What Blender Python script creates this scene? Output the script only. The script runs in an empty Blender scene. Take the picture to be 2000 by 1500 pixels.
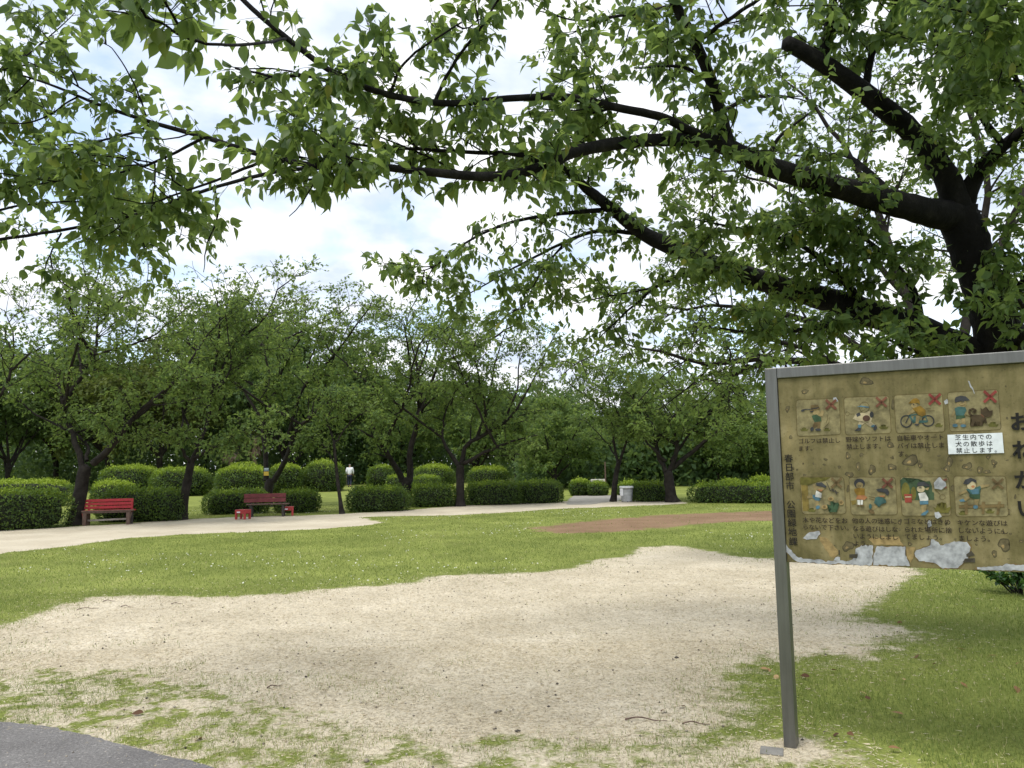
import bpy, bmesh, math
import numpy as np
from mathutils import Matrix, Vector
from mathutils.geometry import delaunay_2d_cdt

# ------------------------------------------------------------------ camera, sky, sun, exposure
scene = bpy.context.scene
COL = scene.collection
CAM_H = 1.6
PITCH = math.atan((903.4 - 750) / 1500)
ROLL = math.radians(1.013)
_f = np.array([0, math.cos(PITCH), math.sin(PITCH)])
_r0 = np.array([1.0, 0, 0])
_u0 = np.array([0, -math.sin(PITCH), math.cos(PITCH)])
_r = math.cos(ROLL) * _r0 - math.sin(ROLL) * _u0
_u = math.sin(ROLL) * _r0 + math.cos(ROLL) * _u0
CAM = np.array([0, 0, CAM_H])

cam_data = bpy.data.cameras.new("camera")
cam_data.sensor_width = 36
cam_data.lens = 27.0
cam_data.clip_end = 2000
cam_data.clip_start = 0.05
cam = bpy.data.objects.new("camera", cam_data)
COL.objects.link(cam)
cam.matrix_world = Matrix(((_r[0], _u[0], -_f[0], 0), (_r[1], _u[1], -_f[1], 0),
                           (_r[2], _u[2], -_f[2], CAM_H), (0, 0, 0, 1)))
scene.camera = cam

SUN_EL, SUN_AZ = math.radians(64), math.radians(-135)     # azimuth measured from +Y towards +X
world = bpy.data.worlds.new("World")
scene.world = world
world.use_nodes = True
wn = world.node_tree.nodes
wl = world.node_tree.links
wn.clear()
w_out = wn.new("ShaderNodeOutputWorld")
w_bg = wn.new("ShaderNodeBackground")
w_sky = wn.new("ShaderNodeTexSky")
w_sky.sky_type = 'NISHITA'
w_sky.sun_disc = False
w_sky.sun_elevation = SUN_EL
w_sky.sun_rotation = SUN_AZ
w_tc = wn.new("ShaderNodeTexCoord")
w_sep = wn.new("ShaderNodeSeparateXYZ")
wl.new(w_tc.outputs['Generated'], w_sep.inputs[0])
w_add = wn.new("ShaderNodeMath"); w_add.operation = 'ADD'; w_add.inputs[1].default_value = 0.28
wl.new(w_sep.outputs['Z'], w_add.inputs[0])
w_max = wn.new("ShaderNodeMath"); w_max.operation = 'MAXIMUM'; w_max.inputs[1].default_value = 0.08
wl.new(w_add.outputs[0], w_max.inputs[0])
w_div = wn.new("ShaderNodeVectorMath"); w_div.operation = 'DIVIDE'
w_comb = wn.new("ShaderNodeCombineXYZ")
for k in range(3):
    wl.new(w_max.outputs[0], w_comb.inputs[k])
wl.new(w_tc.outputs['Generated'], w_div.inputs[0])
wl.new(w_comb.outputs[0], w_div.inputs[1])
w_n1 = wn.new("ShaderNodeTexNoise")
w_n1.inputs['Scale'].default_value = 2.6
w_n1.inputs['Detail'].default_value = 6
w_n1.inputs['Roughness'].default_value = 0.55
w_n1.inputs['Distortion'].default_value = 0.3
wl.new(w_div.outputs[0], w_n1.inputs['Vector'])
w_cr = wn.new("ShaderNodeValToRGB")
w_cr.color_ramp.elements[0].position = 0.34
w_cr.color_ramp.elements[0].color = (0.32, 0.32, 0.32, 1)
w_cr.color_ramp.elements[1].position = 0.50
w_cr.color_ramp.elements[1].color = (1, 1, 1, 1)
wl.new(w_n1.outputs['Fac'], w_cr.inputs[0])
w_n2 = wn.new("ShaderNodeTexNoise")
w_n2.inputs['Scale'].default_value = 4.5
w_n2.inputs['Detail'].default_value = 5
wl.new(w_div.outputs[0], w_n2.inputs['Vector'])
w_cc = wn.new("ShaderNodeValToRGB")
w_cc.color_ramp.elements[0].position = 0.36
w_cc.color_ramp.elements[0].color = (0.40, 0.455, 0.55, 1)
w_cc.color_ramp.elements[1].position = 0.60
w_cc.color_ramp.elements[1].color = (0.66, 0.665, 0.67, 1)
wl.new(w_n2.outputs['Fac'], w_cc.inputs[0])
w_sc = wn.new("ShaderNodeVectorMath"); w_sc.operation = 'SCALE'
w_sc.inputs['Scale'].default_value = 0.15
wl.new(w_sky.outputs[0], w_sc.inputs[0])
w_mix = wn.new("ShaderNodeMix"); w_mix.data_type = 'RGBA'
wl.new(w_cr.outputs[0], w_mix.inputs['Factor'])
wl.new(w_sc.outputs[0], w_mix.inputs['A'])
wl.new(w_cc.outputs[0], w_mix.inputs['B'])
wl.new(w_mix.outputs['Result'], w_bg.inputs['Color'])
w_bg.inputs['Strength'].default_value = 1.0
wl.new(w_bg.outputs[0], w_out.inputs[0])

sun_data = bpy.data.lights.new("sun", 'SUN')
sun_data.energy = 1.5
sun_data.angle = math.radians(28)
sun_data.color = (1.0, 0.96, 0.88)
sun = bpy.data.objects.new("sun", sun_data)
COL.objects.link(sun)
_sd = Vector((math.sin(SUN_AZ) * math.cos(SUN_EL), math.cos(SUN_AZ) * math.cos(SUN_EL), math.sin(SUN_EL)))
sun.rotation_euler = _sd.to_track_quat('Z', 'Y').to_euler()
sun.location = (0, 0, 30)

scene.view_settings.view_transform = 'Standard'
scene.view_settings.look = 'None'
scene.view_settings.exposure = 1.0
scene.view_settings.gamma = 1.0
scene.render.engine = 'CYCLES'
scene.cycles.use_denoising = True
scene.cycles.max_bounces = 6
scene.cycles.diffuse_bounces = 3
scene.cycles.transmission_bounces = 4
scene.cycles.caustics_reflective = False
scene.cycles.caustics_refractive = False

# ------------------------------------------------------------------ geometry helpers
RNG = np.random.default_rng(7)


def ray(px, py):
    return _f + (px - 1000) / 1500 * _r + (750 - py) / 1500 * _u


def G(px, py, z=0.0):                 # where the sight line through a photo pixel meets the height z
    d = ray(px, py)
    return CAM + d * ((z - CAM_H) / d[2])


def PT(px, py, depth):                # the point on that line at a given distance ahead
    d = ray(px, py)
    return CAM + d * (depth / d[1])


def project(P):                        # world points -> pixels of the 2000 px photo
    q = P - CAM
    z = q @ _f
    return 1000 + 1500 * (q @ _r) / z, 750 - 1500 * (q @ _u) / z, z


def unit(v):
    return v / np.maximum(np.linalg.norm(v, axis=-1, keepdims=True), 1e-9)


def link(name, mesh, mat=None, parent=None, loc=None):
    o = bpy.data.objects.new(name, mesh)
    COL.objects.link(o)
    if mat is not None:
        mats = mat if isinstance(mat, (list, tuple)) else [mat]
        if len(mesh.materials) == 0:
            for m in mats:
                mesh.materials.append(m)
    if parent is not None:
        o.parent = parent
    if loc is not None:
        o.location = loc
    return o


def np_mesh(name, V, F, tone=None, smooth=False, mat_idx=None):
    """V (n,3); F (m,k) one face size, or a list of such arrays."""
    if not isinstance(F, list):
        F = [F]
    F = [f for f in F if len(f)]
    me = bpy.data.meshes.new(name)
    nv = len(V)
    me.vertices.add(nv)
    me.vertices.foreach_set("co", np.asarray(V, np.float32).ravel())
    loops = np.concatenate([f.ravel() for f in F]).astype(np.int32)
    sizes = np.concatenate([np.full(len(f), f.shape[1], np.int32) for f in F])
    starts = np.concatenate([[0], np.cumsum(sizes)[:-1]]).astype(np.int32)
    me.loops.add(len(loops))
    me.loops.foreach_set("vertex_index", loops)
    me.polygons.add(len(sizes))
    me.polygons.foreach_set("loop_start", starts)
    me.polygons.foreach_set("loop_total", sizes)
    if smooth:
        me.polygons.foreach_set("use_smooth", np.ones(len(sizes), bool))
    if mat_idx is not None:
        me.polygons.foreach_set("material_index", np.asarray(mat_idx, np.int32))
    if tone is not None:
        a = me.attributes.new("tone", 'FLOAT', 'POINT')
        a.data.foreach_set("value", np.asarray(tone, np.float32))
    me.update(calc_edges=True)
    me.validate()
    return me


def empty(name, loc=(0, 0, 0), rz=0.0):
    o = bpy.data.objects.new(name, None)
    COL.objects.link(o)
    o.location = loc
    o.rotation_euler = (0, 0, rz)
    o.empty_display_size = 0.2
    return o


def tag(o, label=None, category=None, group=None, kind=None):
    if label:
        o["label"] = label
    if category:
        o["category"] = category
    if group:
        o["group"] = group
    if kind:
        o["kind"] = kind
    return o


class MB:
    """collects small solids into one mesh"""
    def __init__(self):
        self.bm = bmesh.new()

    def box(self, c, s, rot=None, bevel=0.0):
        m = Matrix.Translation(c)
        if rot is not None:
            m = m @ rot.to_4x4()
        m = m @ Matrix.Diagonal((s[0], s[1], s[2], 1))
        r = bmesh.ops.create_cube(self.bm, size=1.0, matrix=m)
        if bevel:
            es = list({e for v in r['verts'] for e in v.link_edges})
            bmesh.ops.bevel(self.bm, geom=es, offset=bevel, segments=2, affect='EDGES', profile=0.5)
        return self

    def bar(self, a, b, w, t, up=(0, 0, 1), bevel=0.0):
        a, b = Vector(a), Vector(b)
        y = (b - a)
        L = y.length
        y.normalize()
        x = y.cross(Vector(up))
        if x.length < 1e-4:
            x = y.cross(Vector((1, 0, 0)))
        x.normalize()
        z = x.cross(y)
        rot = Matrix((x, y, z)).transposed()
        return self.box((a + b) / 2, (w, L, t), rot, bevel)

    def lathe(self, prof, n=20, c=(0, 0, 0)):
        rings = []
        for r, z in prof:
            rings.append([self.bm.verts.new((c[0] + r * math.cos(2 * math.pi * k / n), c[1] + r * math.sin(2 * math.pi * k / n), c[2] + z)) for k in range(n)])
        for a, b in zip(rings, rings[1:]):
            for k in range(n):
                self.bm.faces.new((a[k], a[(k + 1) % n], b[(k + 1) % n], b[k]))
        return self

    def build(self, name, mat, parent=None, smooth=False):
        me = bpy.data.meshes.new(name)
        bmesh.ops.recalc_face_normals(self.bm, faces=self.bm.faces)
        self.bm.to_mesh(me)
        self.bm.free()
        if smooth:
            for p in me.polygons:
                p.use_smooth = True
        return link(name, me, mat, parent)


def catmull(P, n):
    P = np.asarray(P, float)
    if len(P) == 2:
        t = np.linspace(0, 1, n)[:, None]
        return P[0] * (1 - t) + P[1] * t
    Q = np.vstack([2 * P[0] - P[1], P, 2 * P[-1] - P[-2]])
    m = len(P) - 1
    u = np.linspace(0, m - 1e-6, n)
    i = np.floor(u).astype(int)
    t = (u - i)[:, None]
    a, b, c, d = Q[i], Q[i + 1], Q[i + 2], Q[i + 3]
    return 0.5 * (2 * b + (c - a) * t + (2 * a - 5 * b + 4 * c - d) * t ** 2 + (3 * b - a - 3 * c + d) * t ** 3)


def tube(P, R, sides=6, rough=0.0, rng=RNG, cap=True):
    P = np.asarray(P, float)
    n = len(P)
    T = unit(np.gradient(P, axis=0))
    ref = np.array([0.0, 1.0, 0.0]) if abs(T[0][1]) < 0.8 else np.array([1.0, 0, 0])
    A = unit(np.cross(T, ref))
    B = np.cross(T, A)
    ang = np.arange(sides) / sides * 2 * np.pi
    R = np.asarray(R, float)[:, None] * np.ones(sides)
    if rough:
        R = R * (1 + rng.normal(0, rough, R.shape))
    V = P[:, None, :] + R[..., None] * (np.cos(ang)[None, :, None] * A[:, None, :] + np.sin(ang)[None, :, None] * B[:, None, :])
    V = V.reshape(-1, 3)
    i = np.arange(n - 1)[:, None] * sides
    k = np.arange(sides)[None, :]
    k2 = (k + 1) % sides
    F = np.stack([i + k, i + k2, i + sides + k2, i + sides + k], -1).reshape(-1, 4)
    tip = None
    if cap:
        V = np.vstack([V, P[-1] + T[-1] * R[-1].mean() * 0.6])
        b = (n - 1) * sides
        tip = np.stack([b + k[0], b + k2[0], np.full(sides, len(V) - 1)], -1)
    return V, F, tip


class Geo:
    def __init__(self):
        self.V, self.Q, self.T, self.tone, self.n = [], [], [], [], 0

    def add(self, V, Q=None, T=None, tone=None):
        self.V.append(V)
        if Q is not None and len(Q):
            self.Q.append(Q + self.n)
        if T is not None and len(T):
            self.T.append(T + self.n)
        self.tone.append(np.full(len(V), 0.5) if tone is None else tone)
        self.n += len(V)

    def tube(self, P, R, sides=6, rough=0.0, rng=RNG):
        V, Q, T = tube(P, R, sides, rough, rng)
        self.add(V, Q, T)

    def mesh(self, name, smooth=False):
        F = []
        if self.Q:
            F.append(np.vstack(self.Q))
        if self.T:
            F.append(np.vstack(self.T))
        return np_mesh(name, np.vstack(self.V), F, np.concatenate(self.tone), smooth)


def leaf_template(kind):
    if kind == 'far':
        V = np.array([[0, 0, 0], [.30, .45, .07], [0, 1, -.10], [-.30, .45, .07]])
        return V, np.array([[0, 1, 2, 3]]), None
    if kind == 'mid':
        V = np.array([[0, 0, 0], [.25, .38, .05], [.17, .72, .0], [0, 1.0, -.16], [-.17, .72, .0], [-.25, .38, .05], [0, .38, 0], [0, .72, -.05]])
        return V, np.array([[1, 2, 7, 6], [6, 7, 4, 5]]), np.array([[0, 1, 6], [0, 6, 5], [2, 3, 7], [7, 3, 4]])
    ts = [.12, .28, .46, .64, .80, .91]
    ws = [.13, .24, .275, .22, .125, .05]
    V = [[0, 0, 0]]
    for t, w in zip(ts, ws):
        zc = -0.30 * t ** 2.2
        V += [[w, t, zc + w * .28], [0, t, zc], [-w, t, zc + w * .28]]
    V.append([0, 1.06, -.33])
    Q, T = [], [[0, 1, 2], [0, 2, 3]]
    for k in range(len(ts) - 1):
        a = 1 + 3 * k
        Q += [[a, a + 3, a + 4, a + 1], [a + 1, a + 4, a + 5, a + 2]]
    a = 1 + 3 * (len(ts) - 1)
    e = len(V) - 1
    T += [[a, e, a + 1], [a + 1, e, a + 2]]
    return np.array(V, float), np.array(Q), np.array(T)


def frames(D, N):
    Y = unit(D)
    X = unit(np.cross(Y, N))
    Z = np.cross(X, Y)
    return np.stack([X, Y, Z], -1)


def scatter(kind, pos, D, N, size, tone, width=1.0, shape=None):
    V0, Q0, T0 = leaf_template(kind)
    V0 = V0 * np.array([width, 1, 1])
    M = frames(D, N)
    if shape is not None:
        M = M * shape[:, None, :]
    n, m = len(pos), len(V0)
    V = np.einsum('nij,mj->nmi', M, V0) * size[:, None, None] + pos[:, None, :]
    off = (np.arange(n) * m)[:, None, None]
    Q = (Q0[None] + off).reshape(-1, 4) if Q0 is not None else None
    T = (T0[None] + off).reshape(-1, 3) if T0 is not None else None
    return V.reshape(-1, 3), Q, T, np.repeat(tone, m)


def leaves_mesh(name, kind, pos, D, N, size, tone, width=1.0, shape=None):
    V, Q, T, to = scatter(kind, pos, D, N, size, tone, width, shape)
    return np_mesh(name, V, [x for x in (Q, T) if x is not None], to, smooth=(kind == 'near'))


# ------------------------------------------------------------------ materials
def new_mat(name):
    m = bpy.data.materials.new(name)
    m.use_nodes = True
    nt = m.node_tree
    nt.nodes.clear()
    out = nt.nodes.new("ShaderNodeOutputMaterial")
    return m, nt, out


def ramp(nt, stops):
    r = nt.nodes.new("ShaderNodeValToRGB")
    e = r.color_ramp.elements
    e[0].position, e[0].color = stops[0][0], (*stops[0][1], 1)
    e[1].position, e[1].color = stops[-1][0], (*stops[-1][1], 1)
    for p, c in stops[1:-1]:
        k = e.new(p)
        k.color = (*c, 1)
    return r


def noise(nt, scale, detail=4, rough=0.6, coord='Object', stretch=None, dist=0.0):
    tc = nt.nodes.new("ShaderNodeTexCoord")
    n = nt.nodes.new("ShaderNodeTexNoise")
    n.inputs['Scale'].default_value = scale
    n.inputs['Detail'].default_value = detail
    n.inputs['Roughness'].default_value = rough
    n.inputs['Distortion'].default_value = dist
    if stretch is not None:
        mp = nt.nodes.new("ShaderNodeMapping")
        mp.inputs['Scale'].default_value = stretch
        nt.links.new(tc.outputs[coord], mp.inputs[0])
        nt.links.new(mp.outputs[0], n.inputs['Vector'])
    else:
        nt.links.new(tc.outputs[coord], n.inputs['Vector'])
    return n


def mat_noise(name, stops, scale, rough=0.8, detail=6, bump=0.0, bump_scale=None, spec=0.3, metal=0.0, stretch=None, fine=None, dist=0.0, coord='Object', relief=None):
    """colour from a noise ramp; 'fine' = (stops, scale, amount) overlays a second, finer ramp"""
    m, nt, out = new_mat(name)
    b = nt.nodes.new("ShaderNodeBsdfPrincipled")
    n = noise(nt, scale, detail, 0.6, coord, stretch, dist)
    r = ramp(nt, stops)
    nt.links.new(n.outputs['Fac'], r.inputs[0])
    col = r.outputs[0]
    if fine:
        n2 = noise(nt, fine[1], 3, 0.7, coord)
        r2 = ramp(nt, fine[0])
        nt.links.new(n2.outputs['Fac'], r2.inputs[0])
        mx = nt.nodes.new("ShaderNodeMix")
        mx.data_type = 'RGBA'
        mx.blend_type = 'MULTIPLY'
        mx.inputs['Factor'].default_value = fine[2]
        nt.links.new(col, mx.inputs['A'])
        nt.links.new(r2.outputs[0], mx.inputs['B'])
        col = mx.outputs['Result']
    nt.links.new(col, b.inputs['Base Color'])
    b.inputs['Roughness'].default_value = rough
    b.inputs['Specular IOR Level'].default_value = spec
    b.inputs['Metallic'].default_value = metal
    if bump:
        nb = noise(nt, bump_scale or scale * 6, 5, 0.65, coord, stretch)
        bp = nt.nodes.new("ShaderNodeBump")
        bp.inputs['Strength'].default_value = bump
        bp.inputs['Distance'].default_value = 0.02
        nt.links.new(nb.outputs['Fac'], bp.inputs['Height'])
        if relief:
            nr = noise(nt, relief[0], 3, 0.5, coord)
            b2 = nt.nodes.new("ShaderNodeBump")
            b2.inputs['Strength'].default_value = 1.0
            b2.inputs['Distance'].default_value = relief[1]
            nt.links.new(nr.outputs['Fac'], b2.inputs['Height'])
            nt.links.new(b2.outputs[0], bp.inputs['Normal'])
        nt.links.new(bp.outputs[0], b.inputs['Normal'])
    nt.links.new(b.outputs[0], out.inputs[0])
    return m


def colour_graph(nt, stops, scale, detail, fine):
    n = noise(nt, scale, detail, 0.6)
    r = ramp(nt, stops)
    nt.links.new(n.outputs['Fac'], r.inputs[0])
    n2 = noise(nt, fine[1], 3, 0.7)
    r2 = ramp(nt, fine[0])
    nt.links.new(n2.outputs['Fac'], r2.inputs[0])
    mx = nt.nodes.new("ShaderNodeMix")
    mx.data_type = 'RGBA'
    mx.blend_type = 'MULTIPLY'
    mx.inputs['Factor'].default_value = fine[2]
    nt.links.new(r.outputs[0], mx.inputs['A'])
    nt.links.new(r2.outputs[0], mx.inputs['B'])
    return mx.outputs['Result']


def mat_patch(name, inner, outer, nscale=3.5, soft=.10, bump_scale=70, relief=(3.2, .10)):
    """two ground covers that break into each other: 'field' says how far inside the patch a point lies, 'ragged' how broken the edge is"""
    m, nt, out = new_mat(name)
    b = nt.nodes.new("ShaderNodeBsdfPrincipled")
    ca = colour_graph(nt, *outer)
    cb = colour_graph(nt, *inner)
    f = nt.nodes.new("ShaderNodeAttribute"); f.attribute_name = "field"
    a = nt.nodes.new("ShaderNodeAttribute"); a.attribute_name = "ragged"
    n = noise(nt, nscale, 10, .68)
    sub = nt.nodes.new("ShaderNodeMath"); sub.operation = 'SUBTRACT'; sub.inputs[1].default_value = .5
    nt.links.new(n.outputs['Fac'], sub.inputs[0])
    mul = nt.nodes.new("ShaderNodeMath"); mul.operation = 'MULTIPLY_ADD'
    nt.links.new(sub.outputs[0], mul.inputs[0])
    nt.links.new(a.outputs['Fac'], mul.inputs[1])
    nt.links.new(f.outputs['Fac'], mul.inputs[2])
    mr = nt.nodes.new("ShaderNodeMapRange"); mr.interpolation_type = 'SMOOTHSTEP'
    mr.inputs['From Min'].default_value = -soft
    mr.inputs['From Max'].default_value = soft
    nt.links.new(mul.outputs[0], mr.inputs['Value'])
    mx = nt.nodes.new("ShaderNodeMix"); mx.data_type = 'RGBA'
    nt.links.new(mr.outputs[0], mx.inputs['Factor'])
    nt.links.new(ca, mx.inputs['A'])
    nt.links.new(cb, mx.inputs['B'])
    nt.links.new(mx.outputs['Result'], b.inputs['Base Color'])
    b.inputs['Roughness'].default_value = .95
    b.inputs['Specular IOR Level'].default_value = .1
    nb = noise(nt, bump_scale, 5, .65)
    nr = noise(nt, relief[0], 3, .5)
    b1 = nt.nodes.new("ShaderNodeBump"); b1.inputs['Strength'].default_value = 1.0; b1.inputs['Distance'].default_value = relief[1]
    nt.links.new(nr.outputs['Fac'], b1.inputs['Height'])
    b2 = nt.nodes.new("ShaderNodeBump"); b2.inputs['Strength'].default_value = .8; b2.inputs['Distance'].default_value = .02
    nt.links.new(nb.outputs['Fac'], b2.inputs['Height'])
    nt.links.new(b1.outputs[0], b2.inputs['Normal'])
    nt.links.new(b2.outputs[0], b.inputs['Normal'])
    nt.links.new(b.outputs[0], out.inputs[0])
    return m


def mat_leaf(name, stops, trans=(0.20, 0.34, 0.05), tmix=0.35, rough=0.45, spec=0.35, use_random=False):
    m, nt, out = new_mat(name)
    at = nt.nodes.new("ShaderNodeAttribute")
    at.attribute_name = "tone"
    fac = at.outputs['Fac']
    if use_random:
        oi = nt.nodes.new("ShaderNodeObjectInfo")
        fac = oi.outputs['Random']
    r = ramp(nt, stops)
    nt.links.new(fac, r.inputs[0])
    b = nt.nodes.new("ShaderNodeBsdfPrincipled")
    b.inputs['Roughness'].default_value = rough
    b.inputs['Specular IOR Level'].default_value = spec
    nt.links.new(r.outputs[0], b.inputs['Base Color'])
    t = nt.nodes.new("ShaderNodeBsdfTranslucent")
    mx = nt.nodes.new("ShaderNodeMix")
    mx.data_type = 'RGBA'
    mx.blend_type = 'MIX'
    mx.inputs['Factor'].default_value = 0.7
    nt.links.new(r.outputs[0], mx.inputs['A'])
    mx.inputs['B'].default_value = (*trans, 1)
    nt.links.new(mx.outputs['Result'], t.inputs['Color'])
    ms = nt.nodes.new("ShaderNodeMixShader")
    ms.inputs[0].default_value = tmix
    nt.links.new(b.outputs[0], ms.inputs[1])
    nt.links.new(t.outputs[0], ms.inputs[2])
    nt.links.new(ms.outputs[0], out.inputs[0])
    return m


def mat_flat(name, col, rough=0.6, spec=0.3, metal=0.0, var=0.12, scale=30.0):
    c = np.array(col)
    return mat_noise(name, [(0.3, tuple(c * (1 - var))), (0.7, tuple(np.minimum(c * (1 + var), 1)))], scale, rough, 3, spec=spec, metal=metal)


M = {}
M['bark'] = mat_noise('dark_cherry_bark', [(0.3, (.003, .0028, .0026)), (0.55, (.008, .0072, .0068)), (0.75, (.026, .024, .022))], 9, 0.9, 8, 0.9, 30, 0.2, stretch=(1, 1, .6))
M['bark_far'] = mat_noise('cherry_bark', [(0.3, (.010, .008, .007)), (0.7, (.036, .031, .027))], 6, 0.9, 6, 0.5, 20, 0.2)
M['leaf_near'] = mat_leaf('cherry_leaf', [(0, (.030, .066, .022)), (.55, (.052, .100, .031)), (.9, (.095, .145, .036)), (1, (.20, .19, .03))], (.34, .46, .10), .50, .5, .28)
M['leaf_single'] = mat_leaf('cherry_leaf_single', [(0, (.030, .066, .022)), (.55, (.052, .100, .031)), (.93, (.095, .145, .036)), (1, (.20, .19, .03))], (.34, .46, .10), .50, .5, .28, use_random=True)
M['leaf_mid'] = mat_leaf('cherry_leaf_park', [(0, (.052, .100, .030)), (.5, (.095, .158, .046)), (1, (.150, .212, .060))], (.33, .44, .09), .50, .55, .25)
M['leaf_far'] = mat_leaf('woodland_leaf', [(0, (.042, .080, .032)), (.5, (.080, .135, .046)), (1, (.130, .182, .058))], (.24, .35, .08), .40, .6, .2)
M['leaf_yellowish'] = mat_leaf('olive_leaf', [(0, (.05, .075, .022)), (.5, (.085, .115, .03)), (1, (.14, .165, .04))], (.24, .30, .05), .3, .6, .2)
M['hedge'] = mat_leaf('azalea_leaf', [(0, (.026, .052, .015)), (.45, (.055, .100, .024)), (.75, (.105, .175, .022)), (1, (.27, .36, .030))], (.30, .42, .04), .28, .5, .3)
M['hedge_core'] = mat_noise('hedge_twigs', [(0.3, (.008, .012, .006)), (0.7, (.022, .028, .012))], 12, 0.95)
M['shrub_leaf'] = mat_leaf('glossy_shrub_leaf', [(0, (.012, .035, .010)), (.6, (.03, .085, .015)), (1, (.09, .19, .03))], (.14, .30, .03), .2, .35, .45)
M['grass'] = mat_leaf('grass_blade', [(0, (.090, .135, .030)), (.5, (.165, .208, .054)), (.85, (.275, .285, .10)), (1, (.48, .42, .22))], (.34, .42, .09), .3, .7, .15)
M['straw'] = mat_leaf('dry_straw', [(0, (.15, .115, .07)), (.30, (.38, .31, .20)), (1, (.72, .64, .47))], (.5, .42, .26), .15, .8, .1)
M['palm_green'] = mat_leaf('palm_leaf', [(0, (.05, .07, .02)), (1, (.12, .14, .04))], (.2, .22, .05), .2, .6, .2)
M['palm_dead'] = mat_leaf('dead_palm_leaf', [(0, (.12, .085, .055)), (1, (.27, .21, .15))], (.2, .15, .1), .15, .8, .1)
M['metal'] = mat_noise('brushed_steel', [(0.3, (.135, .135, .13)), (0.7, (.185, .185, .18))], 5, 0.38, 4, spec=0.5, metal=0.75, stretch=(9, 9, .7))
M['red'] = mat_noise('worn_red_paint', [(0.25, (.13, .05, .04)), (0.40, (.34, .028, .035)), (0.7, (.42, .035, .045))], 9, 0.6, 6, 0.2, 60)
M['maroon'] = mat_noise('faded_maroon_paint', [(0.3, (.13, .030, .033)), (0.7, (.20, .046, .050))], 8, 0.65, 6, 0.2, 60)
M['oldwood'] = mat_noise('weathered_wood', [(0.3, (.075, .045, .036)), (0.7, (.17, .115, .092))], 6, 0.85, 6, 0.4, 40, stretch=(3, 3, 1))
M['greywood'] = mat_noise('bleached_wood', [(0.3, (.26, .22, .19)), (0.7, (.44, .39, .35))], 8, 0.8, 6, 0.3, 50)
M['darkleg'] = mat_noise('dark_concrete_leg', [(0.3, (.035, .032, .030)), (0.7, (.075, .068, .062))], 10, 0.85)
M['crate'] = mat_noise('red_plastic', [(0.3, (.33, .030, .035)), (0.7, (.46, .050, .050))], 7, 0.45, 4, spec=0.4)
M['white'] = mat_flat('white_cloth', (.72, .73, .76), 0.8, var=.05, scale=8)
M['navy'] = mat_flat('navy_trousers', (.020, .024, .045), 0.85)
M['skin'] = mat_flat('skin', (.42, .27, .19), 0.6, var=.06)
M['hair'] = mat_flat('grey_hair', (.20, .19, .18), 0.9)
M['black'] = mat_flat('black_rubber', (.02, .02, .02), 0.7)
M['concrete'] = mat_noise('pale_concrete', [(0.3, (.42, .40, .36)), (0.7, (.56, .54, .49))], 8, 0.9, 5)
M['binmetal'] = mat_noise('galvanised_mesh', [(0.3, (.36, .37, .38)), (0.7, (.52, .53, .54))], 14, 0.5, 4, spec=0.5, metal=0.35)
M['binbag'] = mat_noise('pale_plastic_bag', [(0.3, (.38, .39, .40)), (0.7, (.62, .63, .64))], 6, 0.5, 5, 0.5, 12)
M['yellow'] = mat_flat('yellow_plate', (.62, .42, .07), 0.6)
M['bluegrey'] = mat_flat('blue_plate', (.20, .27, .34), 0.6)
M['fallen'] = mat_leaf('fallen_leaf', [(0, (.09, .045, .025)), (.5, (.24, .13, .06)), (1, (.46, .32, .16))], (.3, .18, .06), .15, .7, .2, use_random=True)
M['clover'] = mat_leaf('clover_flower', [(0, (.50, .50, .40)), (1, (.72, .72, .62))], (.6, .6, .5), .2, .8, .1)

# ------------------------------------------------------------------ ground, paths, worn areas
def fract_noise(n, rng, length, octaves=7):
    t = np.linspace(0, 1, n, endpoint=False)
    s = np.zeros(n)
    for k in range(octaves):
        f = max(3, int(length / 1.3 * 2 ** k))
        ph = rng.uniform(0, 2 * np.pi, 3)
        mod = .5 + .5 * np.sin(2 * np.pi * max(2, f // 5) * t + ph[2])
        s += (np.sin(2 * np.pi * f * t + ph[0]) + 0.8 * np.sin(2 * np.pi * int(f * 1.37) * t + ph[1])) * 0.72 ** k * mod
    return s / 2


def rough_outline(px, step, amp, seed=1, ground=True):
    rng = np.random.default_rng(seed)
    P = np.array([G(*p)[:2] for p in px]) if ground else np.array(px, float)
    Q = np.vstack([P, P[:1]])
    seg = np.linalg.norm(np.diff(Q, axis=0), axis=1)
    out = []
    for k in range(len(P)):
        n = max(1, int(seg[k] / step))
        t = np.linspace(0, 1, n, endpoint=False)[:, None]
        out.append(Q[k] * (1 - t) + Q[k + 1] * t)
    R = np.vstack(out)
    # soften the corners, then roughen
    for _ in range(6):
        R = (np.roll(R, 1, 0) + 2 * R + np.roll(R, -1, 0)) / 4
    T = unit(np.roll(R, -1, 0) - np.roll(R, 1, 0))
    Nn = np.stack([T[:, 1], -T[:, 0]], -1)
    return R + Nn * (fract_noise(len(R), rng, seg.sum()) * amp + rng.normal(0, amp * .35, len(R)))[:, None]


def sheet(name, outline, z, mat, label=None):
    vs, _, fs, *_r_ = delaunay_2d_cdt([Vector((float(p[0]), float(p[1]))) for p in outline], [], [list(range(len(outline)))], 1, 1e-5)
    V = np.array([(v.x, v.y, z) for v in vs])
    F = np.array([f for f in fs if len(f) == 3])
    a, b, c = V[F[:, 0]], V[F[:, 1]], V[F[:, 2]]
    neg = ((b - a)[:, 0] * (c - a)[:, 1] - (b - a)[:, 1] * (c - a)[:, 0]) < 0
    F[neg] = F[neg][:, ::-1]
    me = np_mesh(name, V, F)
    o = link(name, me, mat)
    tag(o, label, None, None, 'structure')
    return o


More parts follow.
